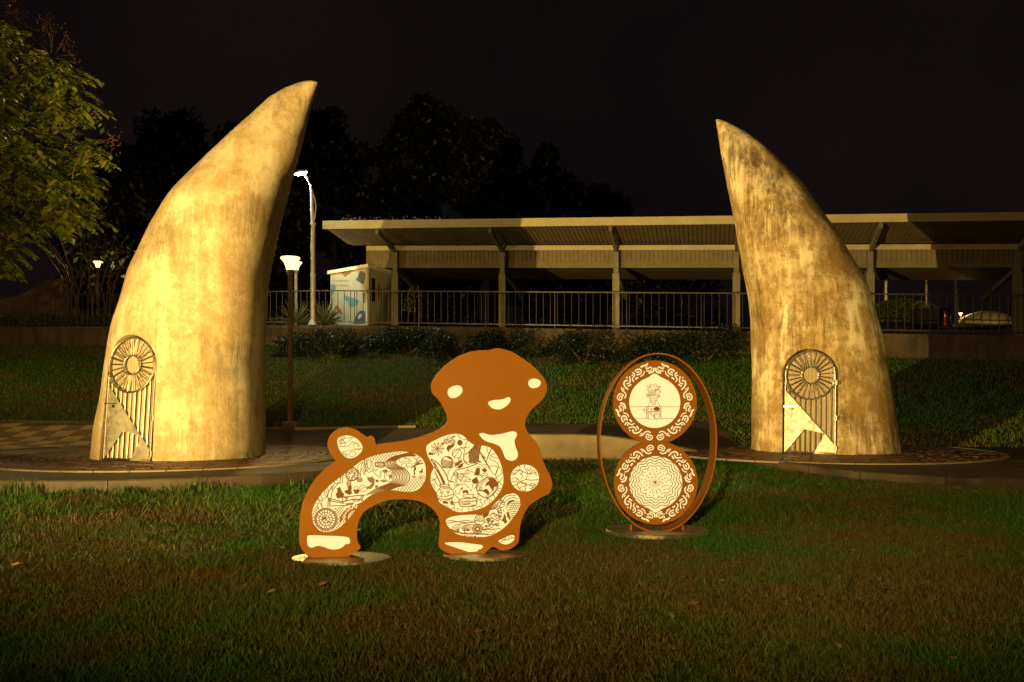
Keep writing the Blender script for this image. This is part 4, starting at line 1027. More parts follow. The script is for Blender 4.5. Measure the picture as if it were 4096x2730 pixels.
# street light with curved arm
def street_light():
    D = 28.6; b = P(1252, 1301, D); root = empty('street_light', b, 'tall white street light with curved arm and cold lamp head', 'street light')
    z = lambda py: P(0, py, D).z
    mb = MB(); mb.lathe(b, [(0.17, 0), (0.15, 0.04), (0.10, 0.16), (0.088, 0.18)], 16); mb.build('foot', galv, root, True)
    mb = MB()
    mb.tube([Vector((b.x, b.y, z(1290))), Vector((b.x, b.y, z(1105)))], 0.085, 12); mb.tube([Vector((b.x, b.y, z(1105))), Vector((b.x, b.y, z(900)))], [0.074, 0.068], 12)
    mb.tube([Vector((b.x - 0.01, b.y, z(900))), Vector((P(1246, 0, D).x, b.y, z(760)))], [0.060, 0.052], 12); mb.build('pole', galv, root, True)
    for py in (1105, 1160, 900):
        mb = MB(); mb.tube([Vector((b.x, b.y, z(py))), Vector((b.x, b.y, z(py - 7)))], 0.094, 12); mb.build('collar', galv, root, True)
    arm = [P(1246, 770, D), P(1242, 745, D), P(1232, 720, D), P(1220, 703, D), P(1208, 695, D)]
    mb = MB(); mb.tube(arm, 0.035, 8); mb.build('arm', galv, root, True)
    st = [P(1250, 770, D), P(1262, 810, D), P(1262, 850, D), P(1252, 905, D), P(1246, 960, D), P(1244, 1000, D), P(1250, 1035, D)]
    mb = MB(); mb.tube([Vector(q) for q in catmull([tuple(x) for x in st], False, 4)], 0.02, 6); mb.build('stay', galv, root, True)
    h = P(1203, 692, D); mb = MB(); v = []; n = 20; M = Matrix.Rotation(R(-12), 4, 'Y')
    mb.lathe((0, 0, 0), [(0.10, -0.03), (0.2, -0.01), (0.2, 0.03), (0.12, 0.08)], 20)
    for i, q in enumerate(mb.v): q.x *= 1.15; q.y *= 0.6; mb.v[i] = h + M @ q
    mb.build('head', galv, root, True)
    mb = MB(); mb.lathe((0, 0, 0), [(0.05, -0.075), (0.14, -0.06), (0.19, -0.02)], 20)
    for i, q in enumerate(mb.v): q.x *= 1.15; q.y *= 0.62; mb.v[i] = h + M @ q
    mb.build('lens', glow('led_lens', (0.86, 1.0, 0.92), 45.0), root, True)
    add_light('SPOT', 'lamp_light', h + Vector((0, -0.0, -0.12)), 1100, COOL, root, 0.1, h + Vector((1.6, 0.5, -2.0)), 130, 0.7)
street_light()

# floodlights that light the horns and the lanterns, out of frame
def floodlight(at, aim, watts, ground, label, size, ell, blend):
    b = Vector((at.x, at.y, 0)); d = (aim - at).normalized(); rt = empty('floodlight', b, label, 'floodlight')
    mb = MB(); mb.tube([b, b + Vector((0, 0, at.z - 0.1))], [0.05, 0.035], 12); mb.build('post', darkpole, rt, True)
    mb = MB(); mb.bar(at - d * 0.25, at - d * 0.08, 0.36, 0.26); mb.build('housing', black, rt)
    mb = MB(); mb.bar(at - d * 0.078, at - d * 0.07, 0.32, 0.22); mb.build('lens', glow('flood_lens', (1.0, 0.72, 0.32), 20), rt)
    if ground:   # unseen plate added only to keep the beam off the lawn
        fw = Vector((d.x, d.y, 0)).normalized(); mb = MB(); mb.bar(at + fw * 0.02 - Vector((0, 0, 0.026)), at + fw * 0.68 - Vector((0, 0, 0.026)), 1.3, 0.008); mb.build('added_shield', black, rt)
        sd = Vector((math.sin(R(51.5)), math.cos(R(51.5)), 0)); off = Vector((sd.y, -sd.x, 0)) * 0.05
        mb = MB(); mb.bar(at + off + Vector((0, 0, 0.36)), at + off + sd * 0.75 + Vector((0, 0, 0.36)), 0.008, 0.78); mb.build('added_side_shield', black, rt)  # second added plate, blocks the beam towards the figure lantern
    add_light('SPOT', 'flood_light', at, watts, WARM, rt, 0.04 if ground else 0.10, aim, size, blend).scale = (ell, 1, 1)
floodlight(FLOOD_AT, FLOOD_AIM, FLOOD_W, True, 'low floodlight on the lawn aimed at the pale horn', 86, 1.0, 0.85)
floodlight(LAMP_AT, LAMP_AIM, LAMP_W, False, 'floodlight post on the lawn aimed at the two lanterns', 29, 2.9, 0.95)

# ================================================================== shelter behind the fence
U0 = Vector((-6.8, 30.6)); UT = -0.23; UL = math.sqrt(1 + UT * UT)
un = Vector((-0.23, -1.0)) / UL                       # horizontal, towards the lawn
def sx(px, n):                                         # point of the line n metres before the posts seen at column px
    o = Vector((0, 29.04)) + un * n; k = (px - CX) / F
    D = (o.y - UT * o.x) / (1 - UT * k); return Vector((k * D, D))
def sp(px, py, n): q = sx(px, n); return Vector((q.x, q.y, H + (CY - py) / F * q.y))
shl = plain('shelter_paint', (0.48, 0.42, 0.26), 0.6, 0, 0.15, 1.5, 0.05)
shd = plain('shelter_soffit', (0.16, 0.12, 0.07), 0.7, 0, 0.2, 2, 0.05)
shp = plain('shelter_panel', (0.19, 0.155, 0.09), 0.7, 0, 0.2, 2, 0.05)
shc = plain('shelter_post', (0.19, 0.165, 0.115), 0.55, 0.1, 0.25, 3, 0.05)
shelter = empty('walkway_shelter', sp(2500, 1320, 0), 'long open shelter with high sloping roof and slim posts behind the fence', 'shelter')
def pyl(px, a, b): return a + (b - a) * (px - 1290) / (4096 - 1290)
E0, E1 = 1290, 4330
def square_cut(px, n0, n, a, b):
    # point n metres before the posts, straight behind the front point seen at column px
    q = sx(px, n0) + un * (n - n0); p2 = CX + F * q.x / q.y
    return Vector((q.x, q.y, H + (CY - pyl(p2, a, b)) / F * q.y))
def prism(name, rows, mat, px0=E0, px1=E1, nseg=1, parent=shelter):
    """rows: list of (n, py at 1290, py at 4096); swept between two columns"""
    v = []; f = []; m_ = len(rows)
    for i in range(nseg + 1):
        px = px0 + (px1 - px0) * i / nseg
        for (n, a, b) in rows: v.append(square_cut(px, rows[0][0], n, a, b))
    for i in range(nseg):
        for k in range(m_): f.append((i * m_ + k, i * m_ + (k + 1) % m_, (i + 1) * m_ + (k + 1) % m_, (i + 1) * m_ + k))
    f.append(tuple(range(m_))); f.append(tuple(reversed(range(nseg * m_, nseg * m_ + m_))))
    me = mesh(v, f); bm = bmesh.new(); bm.from_mesh(me); bmesh.ops.recalc_face_normals(bm, faces=bm.faces); bm.to_mesh(me); bm.free()
    return link(name, me, mat, parent)
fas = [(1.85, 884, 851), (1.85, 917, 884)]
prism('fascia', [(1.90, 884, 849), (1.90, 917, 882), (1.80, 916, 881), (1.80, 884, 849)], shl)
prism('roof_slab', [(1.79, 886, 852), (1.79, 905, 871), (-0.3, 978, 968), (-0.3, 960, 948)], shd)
# soffit boards of the front eave, one by one
px = 1310.0
while px < 4320:
    w_ = 15.0 + 7.0 * (px - 1290) / 2800
    v = []
    for q in (px, px + w_ * 0.86):
        v += [square_cut(q, 1.78, 1.78, 907.5, 873.5), square_cut(q, 1.78, 1.78, 910.5, 877), square_cut(q, 1.78, -0.25, 983, 972), square_cut(q, 1.78, -0.25, 979.5, 969.5)]
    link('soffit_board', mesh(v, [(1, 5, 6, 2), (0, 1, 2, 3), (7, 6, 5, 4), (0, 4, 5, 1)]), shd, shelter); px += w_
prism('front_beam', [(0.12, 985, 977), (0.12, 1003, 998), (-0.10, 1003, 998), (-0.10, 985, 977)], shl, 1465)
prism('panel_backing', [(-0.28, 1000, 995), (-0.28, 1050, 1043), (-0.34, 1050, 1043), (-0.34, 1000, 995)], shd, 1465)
px = 1466.0
while px < 4320:
    w_ = 15.5 + 5.5 * (px - 1290) / 2800; v = []
    for q in (px, px + w_ * 0.84):
        v += [sp(q, pyl(q, 1000, 995), -0.255), sp(q, pyl(q, 1050, 1042), -0.255), sp(q, pyl(q, 1050, 1042), -0.279), sp(q, pyl(q, 1000, 995), -0.279)]
    link('wall_panel', mesh(v, [(0, 1, 5, 4), (0, 3, 2, 1), (4, 5, 6, 7), (1, 2, 6, 5)]), shp, shelter); px += w_
prism('lower_beam', [(-0.24, 1050.5, 1043), (-0.24, 1073, 1071), (-0.42, 1073, 1071), (-0.42, 1050.5, 1043)], shp, 1465)
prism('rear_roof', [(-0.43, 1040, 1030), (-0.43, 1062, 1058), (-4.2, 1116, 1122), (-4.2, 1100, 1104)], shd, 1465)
for i, pxp in enumerate((1583, 2011, 2465, 2945, 3480, 4070)):
    pyb = float(1306 + (pxp - 1290) * 0.0165)
    a = sp(pxp, pyb, 0.0); top = sp(pxp, pyl(pxp, 1000, 992), 0.0); midz = sp(pxp, pyl(pxp, 1098, 1092), 0).z
    # post: slim upper part, cased lower part, arm up to the eave, strut to the back
    rot = math.atan(UT); M = Matrix.Rotation(rot, 3, 'Z')
    mb = MB(); mb.box((a.x, a.y, (midz + top.z) / 2), 0.16, 0.16, top.z - midz, M); mb.build('post', shc, shelter)
    mb = MB(); mb.box((a.x, a.y, (midz + a.z) / 2 - 0.05), 0.23, 0.23, midz - a.z + 0.1, M); mb.build('post_casing', shc, shelter)
    n3 = Vector((un.x, un.y, 0)); e = sx(pxp, 0.0)
    tz = H + (CY - pyl(pxp, 917, 884)) / F * sx(pxp, 1.85).y
    mb = MB(); mb.bar(Vector((e.x, e.y, top.z - 0.05)) + n3 * 0.13, Vector((e.x, e.y, tz - 0.07)) + n3 * 1.76, 0.10, 0.16); mb.build('eave_arm', shc, shelter)
    mb = MB(); mb.bar(Vector((e.x, e.y, midz + 0.12)) - n3 * 0.13, Vector((e.x, e.y, midz - 0.45)) - n3 * 3.2, 0.12, 0.14); mb.build('rear_strut', shc, shelter)
# small purple-flowering plants along the roof edge
flw = []; mb = MB()
pet = plain('roof_flowers', (0.20, 0.09, 0.16), 0.7, 0, 0.5, 9, 0)
for i in range(420):
    pxp = random.uniform(1345, 1760); n = random.uniform(0.9, 1.7); q = sp(pxp, pyl(pxp, 884, 851), 1.85); q = q + Vector((un.x, un.y, 0)) * (n - 1.85) + Vector((0, 0, random.uniform(-0.02, 0.16)))
    s_ = random.uniform(0.012, 0.03); d = Vector((random.uniform(-1, 1), random.uniform(-1, 1), random.uniform(-1, 1))).normalized() * s_; e = d.cross(Vector((random.uniform(-1, 1), random.uniform(-1, 1), random.uniform(-1, 1)))).normalized() * s_
    mb.add([q - d - e, q + d - e, q + d + e, q - d + e], [(0, 1, 2, 3)])
fo = mb.build('roof_flowers', pet); tag(fo, 'small purple plants growing along the shelter roof edge', 'plants', None, 'stuff')

# ================================================================== fence on the retaining wall
fm = plain('fence_steel', (0.06, 0.05, 0.036), 0.4, 0.3, 0.25, 5, 0.05)
fence = empty('metal_fence', (0, 28.2, 3.3), 'long low metal fence with thin upright bars along the retaining wall', 'fence')
barm = MB(); barm.tube([(0, 0, 0.1), (0, 0, 1.20)], 0.013, 6); bar_me = mesh(barm.v, barm.f)
bar_me.materials.append(fm)
def fy(x): return float(wall_y(x)) + 0.12
xx = -22.0
while xx < 16.5:
    pxx = CX + F * xx / fy(xx)
    hid = 460 < pxx < 1060 or 3010 < pxx < 3470
    if not hid and -60 < pxx < 4160:
        link('bar', bar_me, None, fence, (xx, fy(xx), float(base_z(xx))))
    xx += 0.228
for zz in (1.20, 0.12):
    for (xa, xb) in ((-22, -6.57), (-6.57, 4.0), (4.0, 16.5)):
        mb = MB(); mb.bar((xa, fy(xa), float(base_z(xa)) + zz), (xb, fy(xb), float(base_z(xb)) + zz), 0.035, 0.035); mb.build('rail', fm, fence)
xx = -21.4
while xx < 16.4:
    mb = MB(); z = float(base_z(xx)); mb.bar((xx, fy(xx) + 0.03, z - 0.02), (xx, fy(xx) + 0.03, z + 1.20), 0.026); mb.build('post', fm, fence); xx += 2.28

# ================================================================== painted booth
kb = plain('booth_white', (0.38, 0.36, 0.28), 0.55, 0, 0.1, 2, 0.03)
D0 = 31.2
c0_ = P(1322, 1300, 31.6); c1_ = P(1470, 1297, 30.0); c2_ = P(1594, 1290, 32.2)
booth = empty('ticket_booth', ((c0_ + c2_) / 2), 'small white booth with colourful painted shapes and lettering behind the fence', 'booth')
zt = P(0, 1080, 31.6).z; zt2 = P(0, 1066, 30.0).z
c3_ = c0_ + (c2_ - c1_)
zf = min(c0_.z, c1_.z) - 0.1
def wallq(name, a, b, za, zb, mat=kb):
    d = (b - a); d.z = 0; nrm = Vector((d.y, -d.x, 0)).normalized(); t_ = nrm * -0.08
    v = [Vector((a.x, a.y, zf)), Vector((b.x, b.y, zf)), Vector((b.x, b.y, zb)), Vector((a.x, a.y, za))]
    v += [q + t_ for q in v]
    return link(name, mesh(v, [(0, 1, 2, 3), (7, 6, 5, 4), (0, 4, 5, 1), (1, 5, 6, 2), (2, 6, 7, 3), (3, 7, 4, 0)]), mat, booth)
w1 = wallq('front_wall', c0_, c1_, zt2 - .05, zt2 - .05); w2 = wallq('side_wall', c1_, c2_, zt2 - .05, zt2 - .05)
mb = MB(); ov = (c0_ - c1_).normalized() * 0.2; ov.z = 0; of = Vector((0.02, -0.1, 0))
tp = [c0_ + ov + of, c1_ + of - ov * 0.1, c2_ + Vector((.1, 0, 0)), c3_ + ov]
mb.add([Vector((q.x, q.y, zt2 - 0.048)) for q in tp] + [Vector((q.x, q.y, zt2 + 0.07)) for q in tp], [(3, 2, 1, 0), (4, 5, 6, 7), (0, 1, 5, 4), (1, 2, 6, 5), (2, 3, 7, 6), (3, 0, 4, 7)])
mb.build('roof', whitem, booth)
class Wallmap:
    def __init__(s, a, b): s.a = Vector((a.x, a.y, 0)); s.b = Vector((b.x, b.y, 0)); s.d = (s.b - s.a).normalized(); s.n = Vector((s.d.y, -s.d.x, 0))
    def w(s, px, py, k):
        r_ = Vector(((px - CX) / F, 1, 0)); t_ = s.a.dot(s.n) / r_.dot(s.n); q = r_ * t_
        return Vector((q.x, q.y, H + (CY - py) / F * t_)) + s.n * k
def decal(wm, name, pts_, col, k, parent):
    v = [wm.w(1290 + x / 5.739, 1040 + y / 5.739, k) for x, y in pts_]
    o = link(name, mesh(v, [tuple(range(len(v)))]), plain('booth_paint_%d_%d_%d' % tuple(int(c * 100) for c in col), col, 0.6, 0, 0.15, 3, 0), parent); return o
wm = Wallmap(c0_, c1_)
decal(wm, 'painted_shape', [(430, 300), (480, 215), (690, 205), (650, 300), (520, 400)], (0.22, 0.10, 0.06), .004, w1)
decal(wm, 'painted_shape', [(765, 470), (880, 255), (1015, 320), (940, 565)], (0.05, 0.09, 0.08), .004, w1)
decal(wm, 'painted_shape', [(195, 570), (250, 565), (310, 630), (280, 720), (195, 840)], (0.10, 0.20, 0.30), .004, w1)
decal(wm, 'painted_shape', [(490, 790), (560, 830), (740, 890), (850, 945), (770, 1050), (700, 1085), (620, 1075), (590, 970), (490, 905)], (0.07, 0.24, 0.30), .004, w1)
decal(wm, 'painted_shape', [(285, 1065), (330, 1045), (370, 1070), (400, 1130), (470, 1220), (420, 1265), (360, 1200), (300, 1110)], (0.34, 0.08, 0.07), .004, w1)
decal(wm, 'painted_shape', [(195, 1240), (250, 1290), (275, 1400), (265, 1490), (195, 1490)], (0.10, 0.36, 0.10), .004, w1)
decal(wm, 'painted_shape', [(700, 1470), (760, 1300), (850, 1180), (930, 1165), (1010, 1200), (1015, 1470)], (0.04, 0.07, 0.14), .004, w1)
decal(wm, 'painted_shape', [(820, 1360), (815, 1300), (870, 1235), (905, 1250), (900, 1300), (860, 1355)], (0.45, 0.45, 0.30), .008, w1)
decal(wm, 'painted_shape', [(915, 770), (1000, 755), (1010, 1005), (930, 985)], (0.18, 0.10, 0.06), .004, w1)
wm2 = Wallmap(c1_, c2_)
for pl in ([(1040, 405), (1095, 412), (1100, 950), (1040, 945)], [(1125, 420), (1205, 430), (1205, 965), (1125, 958)]):
    decal(wm2, 'window_slot', pl, (0.012, 0.012, 0.014), .006, w2)
decal(wm2, 'painted_shape', [(1268, 540), (1298, 520), (1302, 910), (1272, 915)], (0.20, 0.06, 0.05), .005, w2)
decal(wm2, 'painted_shape', [(1640, 380), (1700, 400), (1730, 470), (1690, 570), (1640, 600)], (0.04, 0.08, 0.11), .005, w2)
decal(wm2, 'painted_shape', [(1610, 900), (1680, 815), (1720, 830), (1720, 1290), (1615, 1300)], (0.20, 0.03, 0.03), .005, w2)
def lettering(text, px0, py0, hpx, wm_, parent, col):
    cu = bpy.data.curves.new('t', 'FONT'); cu.body = text; cu.space_character = 1.25
    ob = bpy.data.objects.new('t', cu); COL.objects.link(ob); dg = bpy.context.evaluated_depsgraph_get(); dg.update()
    me = bpy.data.meshes.new_from_object(ob.evaluated_get(dg)); bpy.data.objects.remove(ob)
    mx = max(v.co.x for v in me.vertices); sc = hpx / 0.73
    for v in me.vertices: v.co = wm_.w(px0 + v.co.x * sc, py0 - v.co.y * sc, 0.006)
    me.materials.clear(); link('lettering', me, col, parent)
ink = plain('booth_ink', (0.10, 0.085, 0.06), 0.6, 0, 0.1, 3, 0)
lettering('YUANSHAN', 1329, 1128, 8.0, wm, w1, ink); lettering('NATIONAL', 1329, 1146, 8.0, wm, w1, ink)

# ================================================================== things on the terrace seen under the shelter
pole_spots = [(3543, 1118, 1235, 40, 0.065, whitem, 'white pole rising behind the hedge mound'), (3826, 1110, 1303, 37, 0.075, whitem, 'white pole beside the pale dome mound')]
for (px, y0, y1, D, r_, mt, lb) in pole_spots:
    b = P(px, y1, D); t_ = P(px, y0 - 60, D); rt = empty('flag_pole', b, lb, 'pole', 'poles on the terrace')
    mb = MB(); mb.tube([b, Vector((b.x, b.y, t_.z))], [r_, r_ * .85], 12); mb.build('shaft', mt, rt, True)
    mb = MB(); mb.lathe(b, [(r_ * 2.2, -0.05), (r_ * 2.2, 0.05), (r_ * 1.2, 0.12)], 14); mb.build('foot', mt, rt, True)
redm = plain('cone_red', (0.42, 0.035, 0.03), 0.5, 0, 0.15, 5, 0)
b = P(3706, 1248, 36); rt = empty('banner_pole', b, 'thin brown pole with a red wrapped foot above the dark bin', 'pole')
mb = MB(); mb.tube([b, b + Vector((0, 0, 1.9))], 0.05, 10); mb.build('shaft', darkpole, rt, True)
mb = MB(); mb.lathe(b, [(0.14, -0.25), (0.12, 0.1), (0.06, 0.3)], 14); mb.build('wrapping', plain('dull_red', (0.16, 0.05, 0.03), .7), rt, True)
b = P(3778, 1312, 34); rt = empty('traffic_cone', b, 'red traffic cone standing in front of the dark hedge', 'cone')
mb = MB(); mb.lathe(b, [(0.10, 0.03), (0.10, 0.05), (0.035, 0.62), (0.03, 0.66)], 18); mb.build('body', redm, rt, True)
mb = MB(); mb.lathe(b + Vector((0, 0, 0)), [(0.062, 0.42), (0.048, 0.54)], 18, False, False); mb.build('band', whitem, rt, True)
mb = MB(); mb.box(b + Vector((0, 0, 0.015)), 0.28, 0.28, 0.03); mb.build('foot', redm, rt)
D = 37.0; cb = P(3945, 1309, D); rt = empty('dome_mound', cb, 'pale concrete dome mound lit beside the terrace lamp', 'mound')
mb = MB(); rr = 112 / F * D; hh = 66 / F * D
mb.lathe(cb, [(rr * math.cos(a), hh * math.sin(a) - 0.02) for a in np.linspace(0, 1.5, 14)], 36); mb.build('shell', plain('dome_concrete', (0.42, 0.38, 0.22), .8, 0, .3, 2, .2), rt, True)
b = P(3720, 1314, 35.5); rt = empty('dark_bin', b, 'dark rectangular bin in front of the hedge mound', 'bin')
mb = MB(); mb.box(b + Vector((0, 0, 0.36)), 1.35, 0.6, 0.78); mb.build('body', black, rt)
mb = MB(); mb.box(b + Vector((0, 0, 0.77)), 1.42, 0.66, 0.045); mb.build('lid', black, rt)
# pale structure beyond the fence on the far side of the horn
D = 44; b = P(130, 1300, D); rt = empty('pale_ramp', b, 'dim pale sloping wall beyond the fence below the leafy tree', 'wall')
v = [P(-200, 1300, D), P(320, 1300, D), P(300, 1100, D), P(200, 1120, D), P(60, 1190, D), P(-200, 1230, D)]; v += [q + Vector((0, 0.5, 0)) for q in v]
link('face', mesh(v, [(0, 1, 2, 3, 4, 5), (11, 10, 9, 8, 7, 6)] + [(i, i + 6, (i + 1) % 6 + 6, (i + 1) % 6) for i in range(6)]), plain('ramp_concrete', (0.16, 0.11, 0.07), .9), rt)
# ================================================================== vegetation
def m_leaf(name, a, b, trans=0.25):
    m = Mat(name); gi = m.n('ShaderNodeNewGeometry'); v = m.coords()
    c = m.ramp(gi.outputs['Random Per Island'], [(0.0, a), (1.0, b)])
    m.bs(Base_Color=c, Roughness=0.45); m.b.inputs['Specular IOR Level'].default_value = 0.35
    tr = m.n('ShaderNodeBsdfTranslucent'); m.t.links.new(c, tr.inputs['Color']); mx = m.n('ShaderNodeMixShader'); mx.inputs['Fac'].default_value = trans
    m.t.links.new(m.b.outputs[0], mx.inputs[1]); m.t.links.new(tr.outputs[0], mx.inputs[2]); m.t.links.new(mx.outputs[0], m.out.inputs['Surface'])
    return m.m
leaf_tree = m_leaf('tree_leaves', (0.04, 0.11, 0.012), (0.30, 0.29, 0.045))
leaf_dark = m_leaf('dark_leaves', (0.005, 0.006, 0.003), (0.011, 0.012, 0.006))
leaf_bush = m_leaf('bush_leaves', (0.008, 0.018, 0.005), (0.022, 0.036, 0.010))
leaf_hedge = m_leaf('hedge_leaves', (0.06, 0.09, 0.014), (0.15, 0.17, 0.035))
leaf_agave = m_leaf('agave_leaves', (0.06, 0.07, 0.025), (0.13, 0.12, 0.045), 0.1)
leaf_red = m_leaf('seed_pods', (0.10, 0.045, 0.015), (0.17, 0.075, 0.025))
dark_bark = plain('dark_bark', (0.02, 0.015, 0.01), 0.95, 0, 0.3, 6, 0.2)
bark = plain('bark', (0.13, 0.09, 0.055), 0.9, 0, 0.4, 8, 0.5)

def quads(name, C, U, Vv, mat, parent, kind=None):
    """leaf-shaped faces: centre C, half axes U (along) and Vv (across)"""
    n = len(C); A = np.zeros((n, 4, 3)); A[:, 0] = C - U; A[:, 1] = C + Vv - U * .1; A[:, 2] = C + U; A[:, 3] = C - Vv - U * .1
    me = bpy.data.meshes.new('m'); me.vertices.add(n * 4); me.vertices.foreach_set('co', A.reshape(-1).astype(np.float32))
    me.loops.add(n * 4); me.loops.foreach_set('vertex_index', np.arange(n * 4, dtype=np.int32)); me.polygons.add(n)
    me.polygons.foreach_set('loop_start', np.arange(n, dtype=np.int32) * 4); me.polygons.foreach_set('loop_total', np.full(n, 4, np.int32)); me.update(calc_edges=True)
    o = link(name, me, mat, parent)
    if kind: o['kind'] = kind
    return o
def unit(n):
    v = rng.normal(size=(n, 3)); return v / np.linalg.norm(v, axis=1)[:, None]

# ---- leafy tree with feathery compound leaves, reaching into the picture beside the first horn
TD = 16.2
tb = Vector((-12.2, 16.6, gz(-12.2, 16.6))); tree = empty('leafy_tree', tb, 'big leafy tree with feathery lit leaves reaching in beside the horn', 'tree')
fork = Vector((-11.8, 16.5, 3.0)); mb = MB()
mb.tube([tb - Vector((0, 0, .2)), tb + Vector((.1, 0, 1.0)), tb + Vector((.25, -.05, 2.0)), fork], [0.26, 0.2, 0.17, 0.15], 12)
mb.build('trunk', bark, tree, True)
cl = [(40, 110), (90, 190), (60, 270), (160, 190), (190, 260), (250, 230), (130, 320), (50, 360), (210, 330), (290, 300), (340, 310), (330, 370), (260, 400), (150, 400), (80, 440), (200, 470), (300, 450), (360, 420), (30, 520), (110, 540), (250, 560), (180, 580), (70, 640), (330, 600), (400, 580), (150, 690), (230, 640), (300, 690), (360, 680), (40, 740), (100, 790), (200, 760), (270, 770), (330, 740), (390, 720), (250, 840), (310, 850), (380, 840), (180, 830), (60, 850), (120, 870), (280, 900), (30, 920), (70, 980), (30, 1050), (-40, 300), (-60, 500), (-50, 700), (-60, 900), (-120, 400), (-130, 650), (-120, 850), (20, 430), (140, 610)]
C, U_, V_ = [], [], []; Cr, Ur, Vr = [], [], []; br = MB(); tw = MB()
trunk_top = fork; nodes = [(fork, None)]
pts3 = sorted([P(px - 45, py, TD + random.uniform(-0.7, 0.7)) for (px, py) in cl], key=lambda q: (q - fork).length)
for c in pts3:
    near = min(nodes, key=lambda n_: (n_[0] - c).length + 0.25 * (n_[0] - fork).length)[0]
    lift = Vector((random.uniform(-.08, .08), random.uniform(-.12, .12), random.uniform(-0.02, .1))); d_ = (c - fork).length
    r0 = max(0.012, 0.07 - 0.014 * (near - fork).length); r1 = max(0.008, 0.06 - 0.0145 * d_)
    br.tube([Vector(q) for q in catmull([tuple(near), tuple((near + c) / 2 + lift), tuple(c)], False, 4)], [r0 + (r1 - r0) * i / 8 for i in range(9)], 6)
    nodes.append((c, near))
    for j in range(13):
        a = random.uniform(0, 2 * math.pi); el = random.uniform(-0.5, 0.35); d = Vector((math.cos(a) * math.cos(el) + 0.25, math.sin(a) * math.cos(el), math.sin(el))).normalized()
        st = c + Vector((random.gauss(0, .13), random.gauss(0, .2), random.gauss(0, .11))); L_ = random.uniform(0.26, 0.42)
        side = d.cross(Vector((0, 0, 1))).normalized(); npair = 6; prev = st
        for q in range(npair):
            s_ = (q + 1) / npair; pos = st + d * (L_ * s_) + Vector((0, 0, -0.16 * s_ * s_)); dirn = (pos - prev).normalized(); prev = pos
            for sd in (-1, 1):
                ax = (side * sd * 0.85 + dirn * 0.45 + Vector((0, 0, -0.30 + random.uniform(-.15, .15)))).normalized(); l = 0.092 * (1 - 0.35 * abs(s_ - .5)) * random.uniform(.8, 1.15)
                ac = ax.cross(Vector((random.uniform(-.3, .3), random.uniform(-.3, .3), 1))).normalized() * l * 0.5
                C.append(pos + ax * l); U_.append(ax * l); V_.append(ac)
for (px, py) in ((45, 20), (30, 60), (80, 70), (195, 90), (120, 165), (260, 165), (440, 590), (455, 575), (300, 240), (180, 120), (60, 100)):
    c = P(px, py, TD)
    for j in range(26):
        a = c + Vector((random.gauss(0, .07), random.gauss(0, .1), random.gauss(0, .12))); d = Vector((random.gauss(.3, .5), random.gauss(0, .5), random.gauss(.5, .5))).normalized() * 0.035
        Cr.append(a); Ur.append(d); Vr.append(d.cross(Vector((0, 1, 0.2))).normalized() * 0.010)
    hb = min(nodes, key=lambda n_: (n_[0] - c).length)[0]; br.tube([hb, (hb + c) / 2 + Vector((0.05, 0, .06)), c + Vector((0, 0, .1))], [0.008, 0.005, 0.003], 5)
br.build('branches', bark, tree, True)
ar = lambda l: np.array([tuple(x) for x in l])
quads('crown', ar(C), ar(U_), ar(V_), leaf_tree, tree)
quads('seed_sprays', ar(Cr), ar(Ur), ar(Vr), leaf_red, tree)

# ---- dark trees on the hill behind
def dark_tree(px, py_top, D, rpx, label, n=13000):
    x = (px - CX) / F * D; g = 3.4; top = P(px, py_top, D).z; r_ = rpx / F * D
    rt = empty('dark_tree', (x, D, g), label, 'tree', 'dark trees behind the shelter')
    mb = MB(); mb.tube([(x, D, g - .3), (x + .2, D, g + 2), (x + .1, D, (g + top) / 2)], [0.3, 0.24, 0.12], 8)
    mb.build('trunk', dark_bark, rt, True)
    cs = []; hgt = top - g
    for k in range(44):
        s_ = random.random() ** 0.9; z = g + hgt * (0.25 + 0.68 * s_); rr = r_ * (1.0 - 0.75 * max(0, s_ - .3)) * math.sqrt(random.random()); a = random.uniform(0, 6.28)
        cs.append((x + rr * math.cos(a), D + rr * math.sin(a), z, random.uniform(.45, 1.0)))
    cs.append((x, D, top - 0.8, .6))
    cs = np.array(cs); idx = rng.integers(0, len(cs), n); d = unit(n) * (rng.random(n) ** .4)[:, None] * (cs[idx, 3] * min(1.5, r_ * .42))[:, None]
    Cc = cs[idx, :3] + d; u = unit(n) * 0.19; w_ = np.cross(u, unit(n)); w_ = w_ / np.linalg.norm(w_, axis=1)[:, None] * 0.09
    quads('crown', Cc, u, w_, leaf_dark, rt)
for a in ((470, 560, 44, 230, 'dark tree mass rising beyond the leafy tree'), (700, 450, 50, 220, 'dark round tree showing above the pale horn flank'), (930, 500, 48, 220, 'dark tree behind the tip of the pale horn'),
          (1330, 430, 47, 240, 'broad dark tree behind the street light'), (1690, 380, 50, 250, 'tallest dark tree above the shelter roof'), (1960, 470, 47, 210, 'dark tree next to the tallest one above the shelter'), (2190, 560, 46, 190, 'lower dark tree above the middle of the shelter'), (2400, 740, 44, 150, 'lowest dark tree where the treeline ends above the roof')):
    dark_tree(*a)
for a in ((1750, 1020, 42, 190, 'dark shrubby tree seen through the first open bay of the shelter'), (2240, 1050, 43, 190, 'dark shrubby tree seen through the middle bay of the shelter'), (2700, 1090, 46, 200, 'dark shrubby tree seen through the bay beside the stained horn')):
    dark_tree(*a, n=5000)

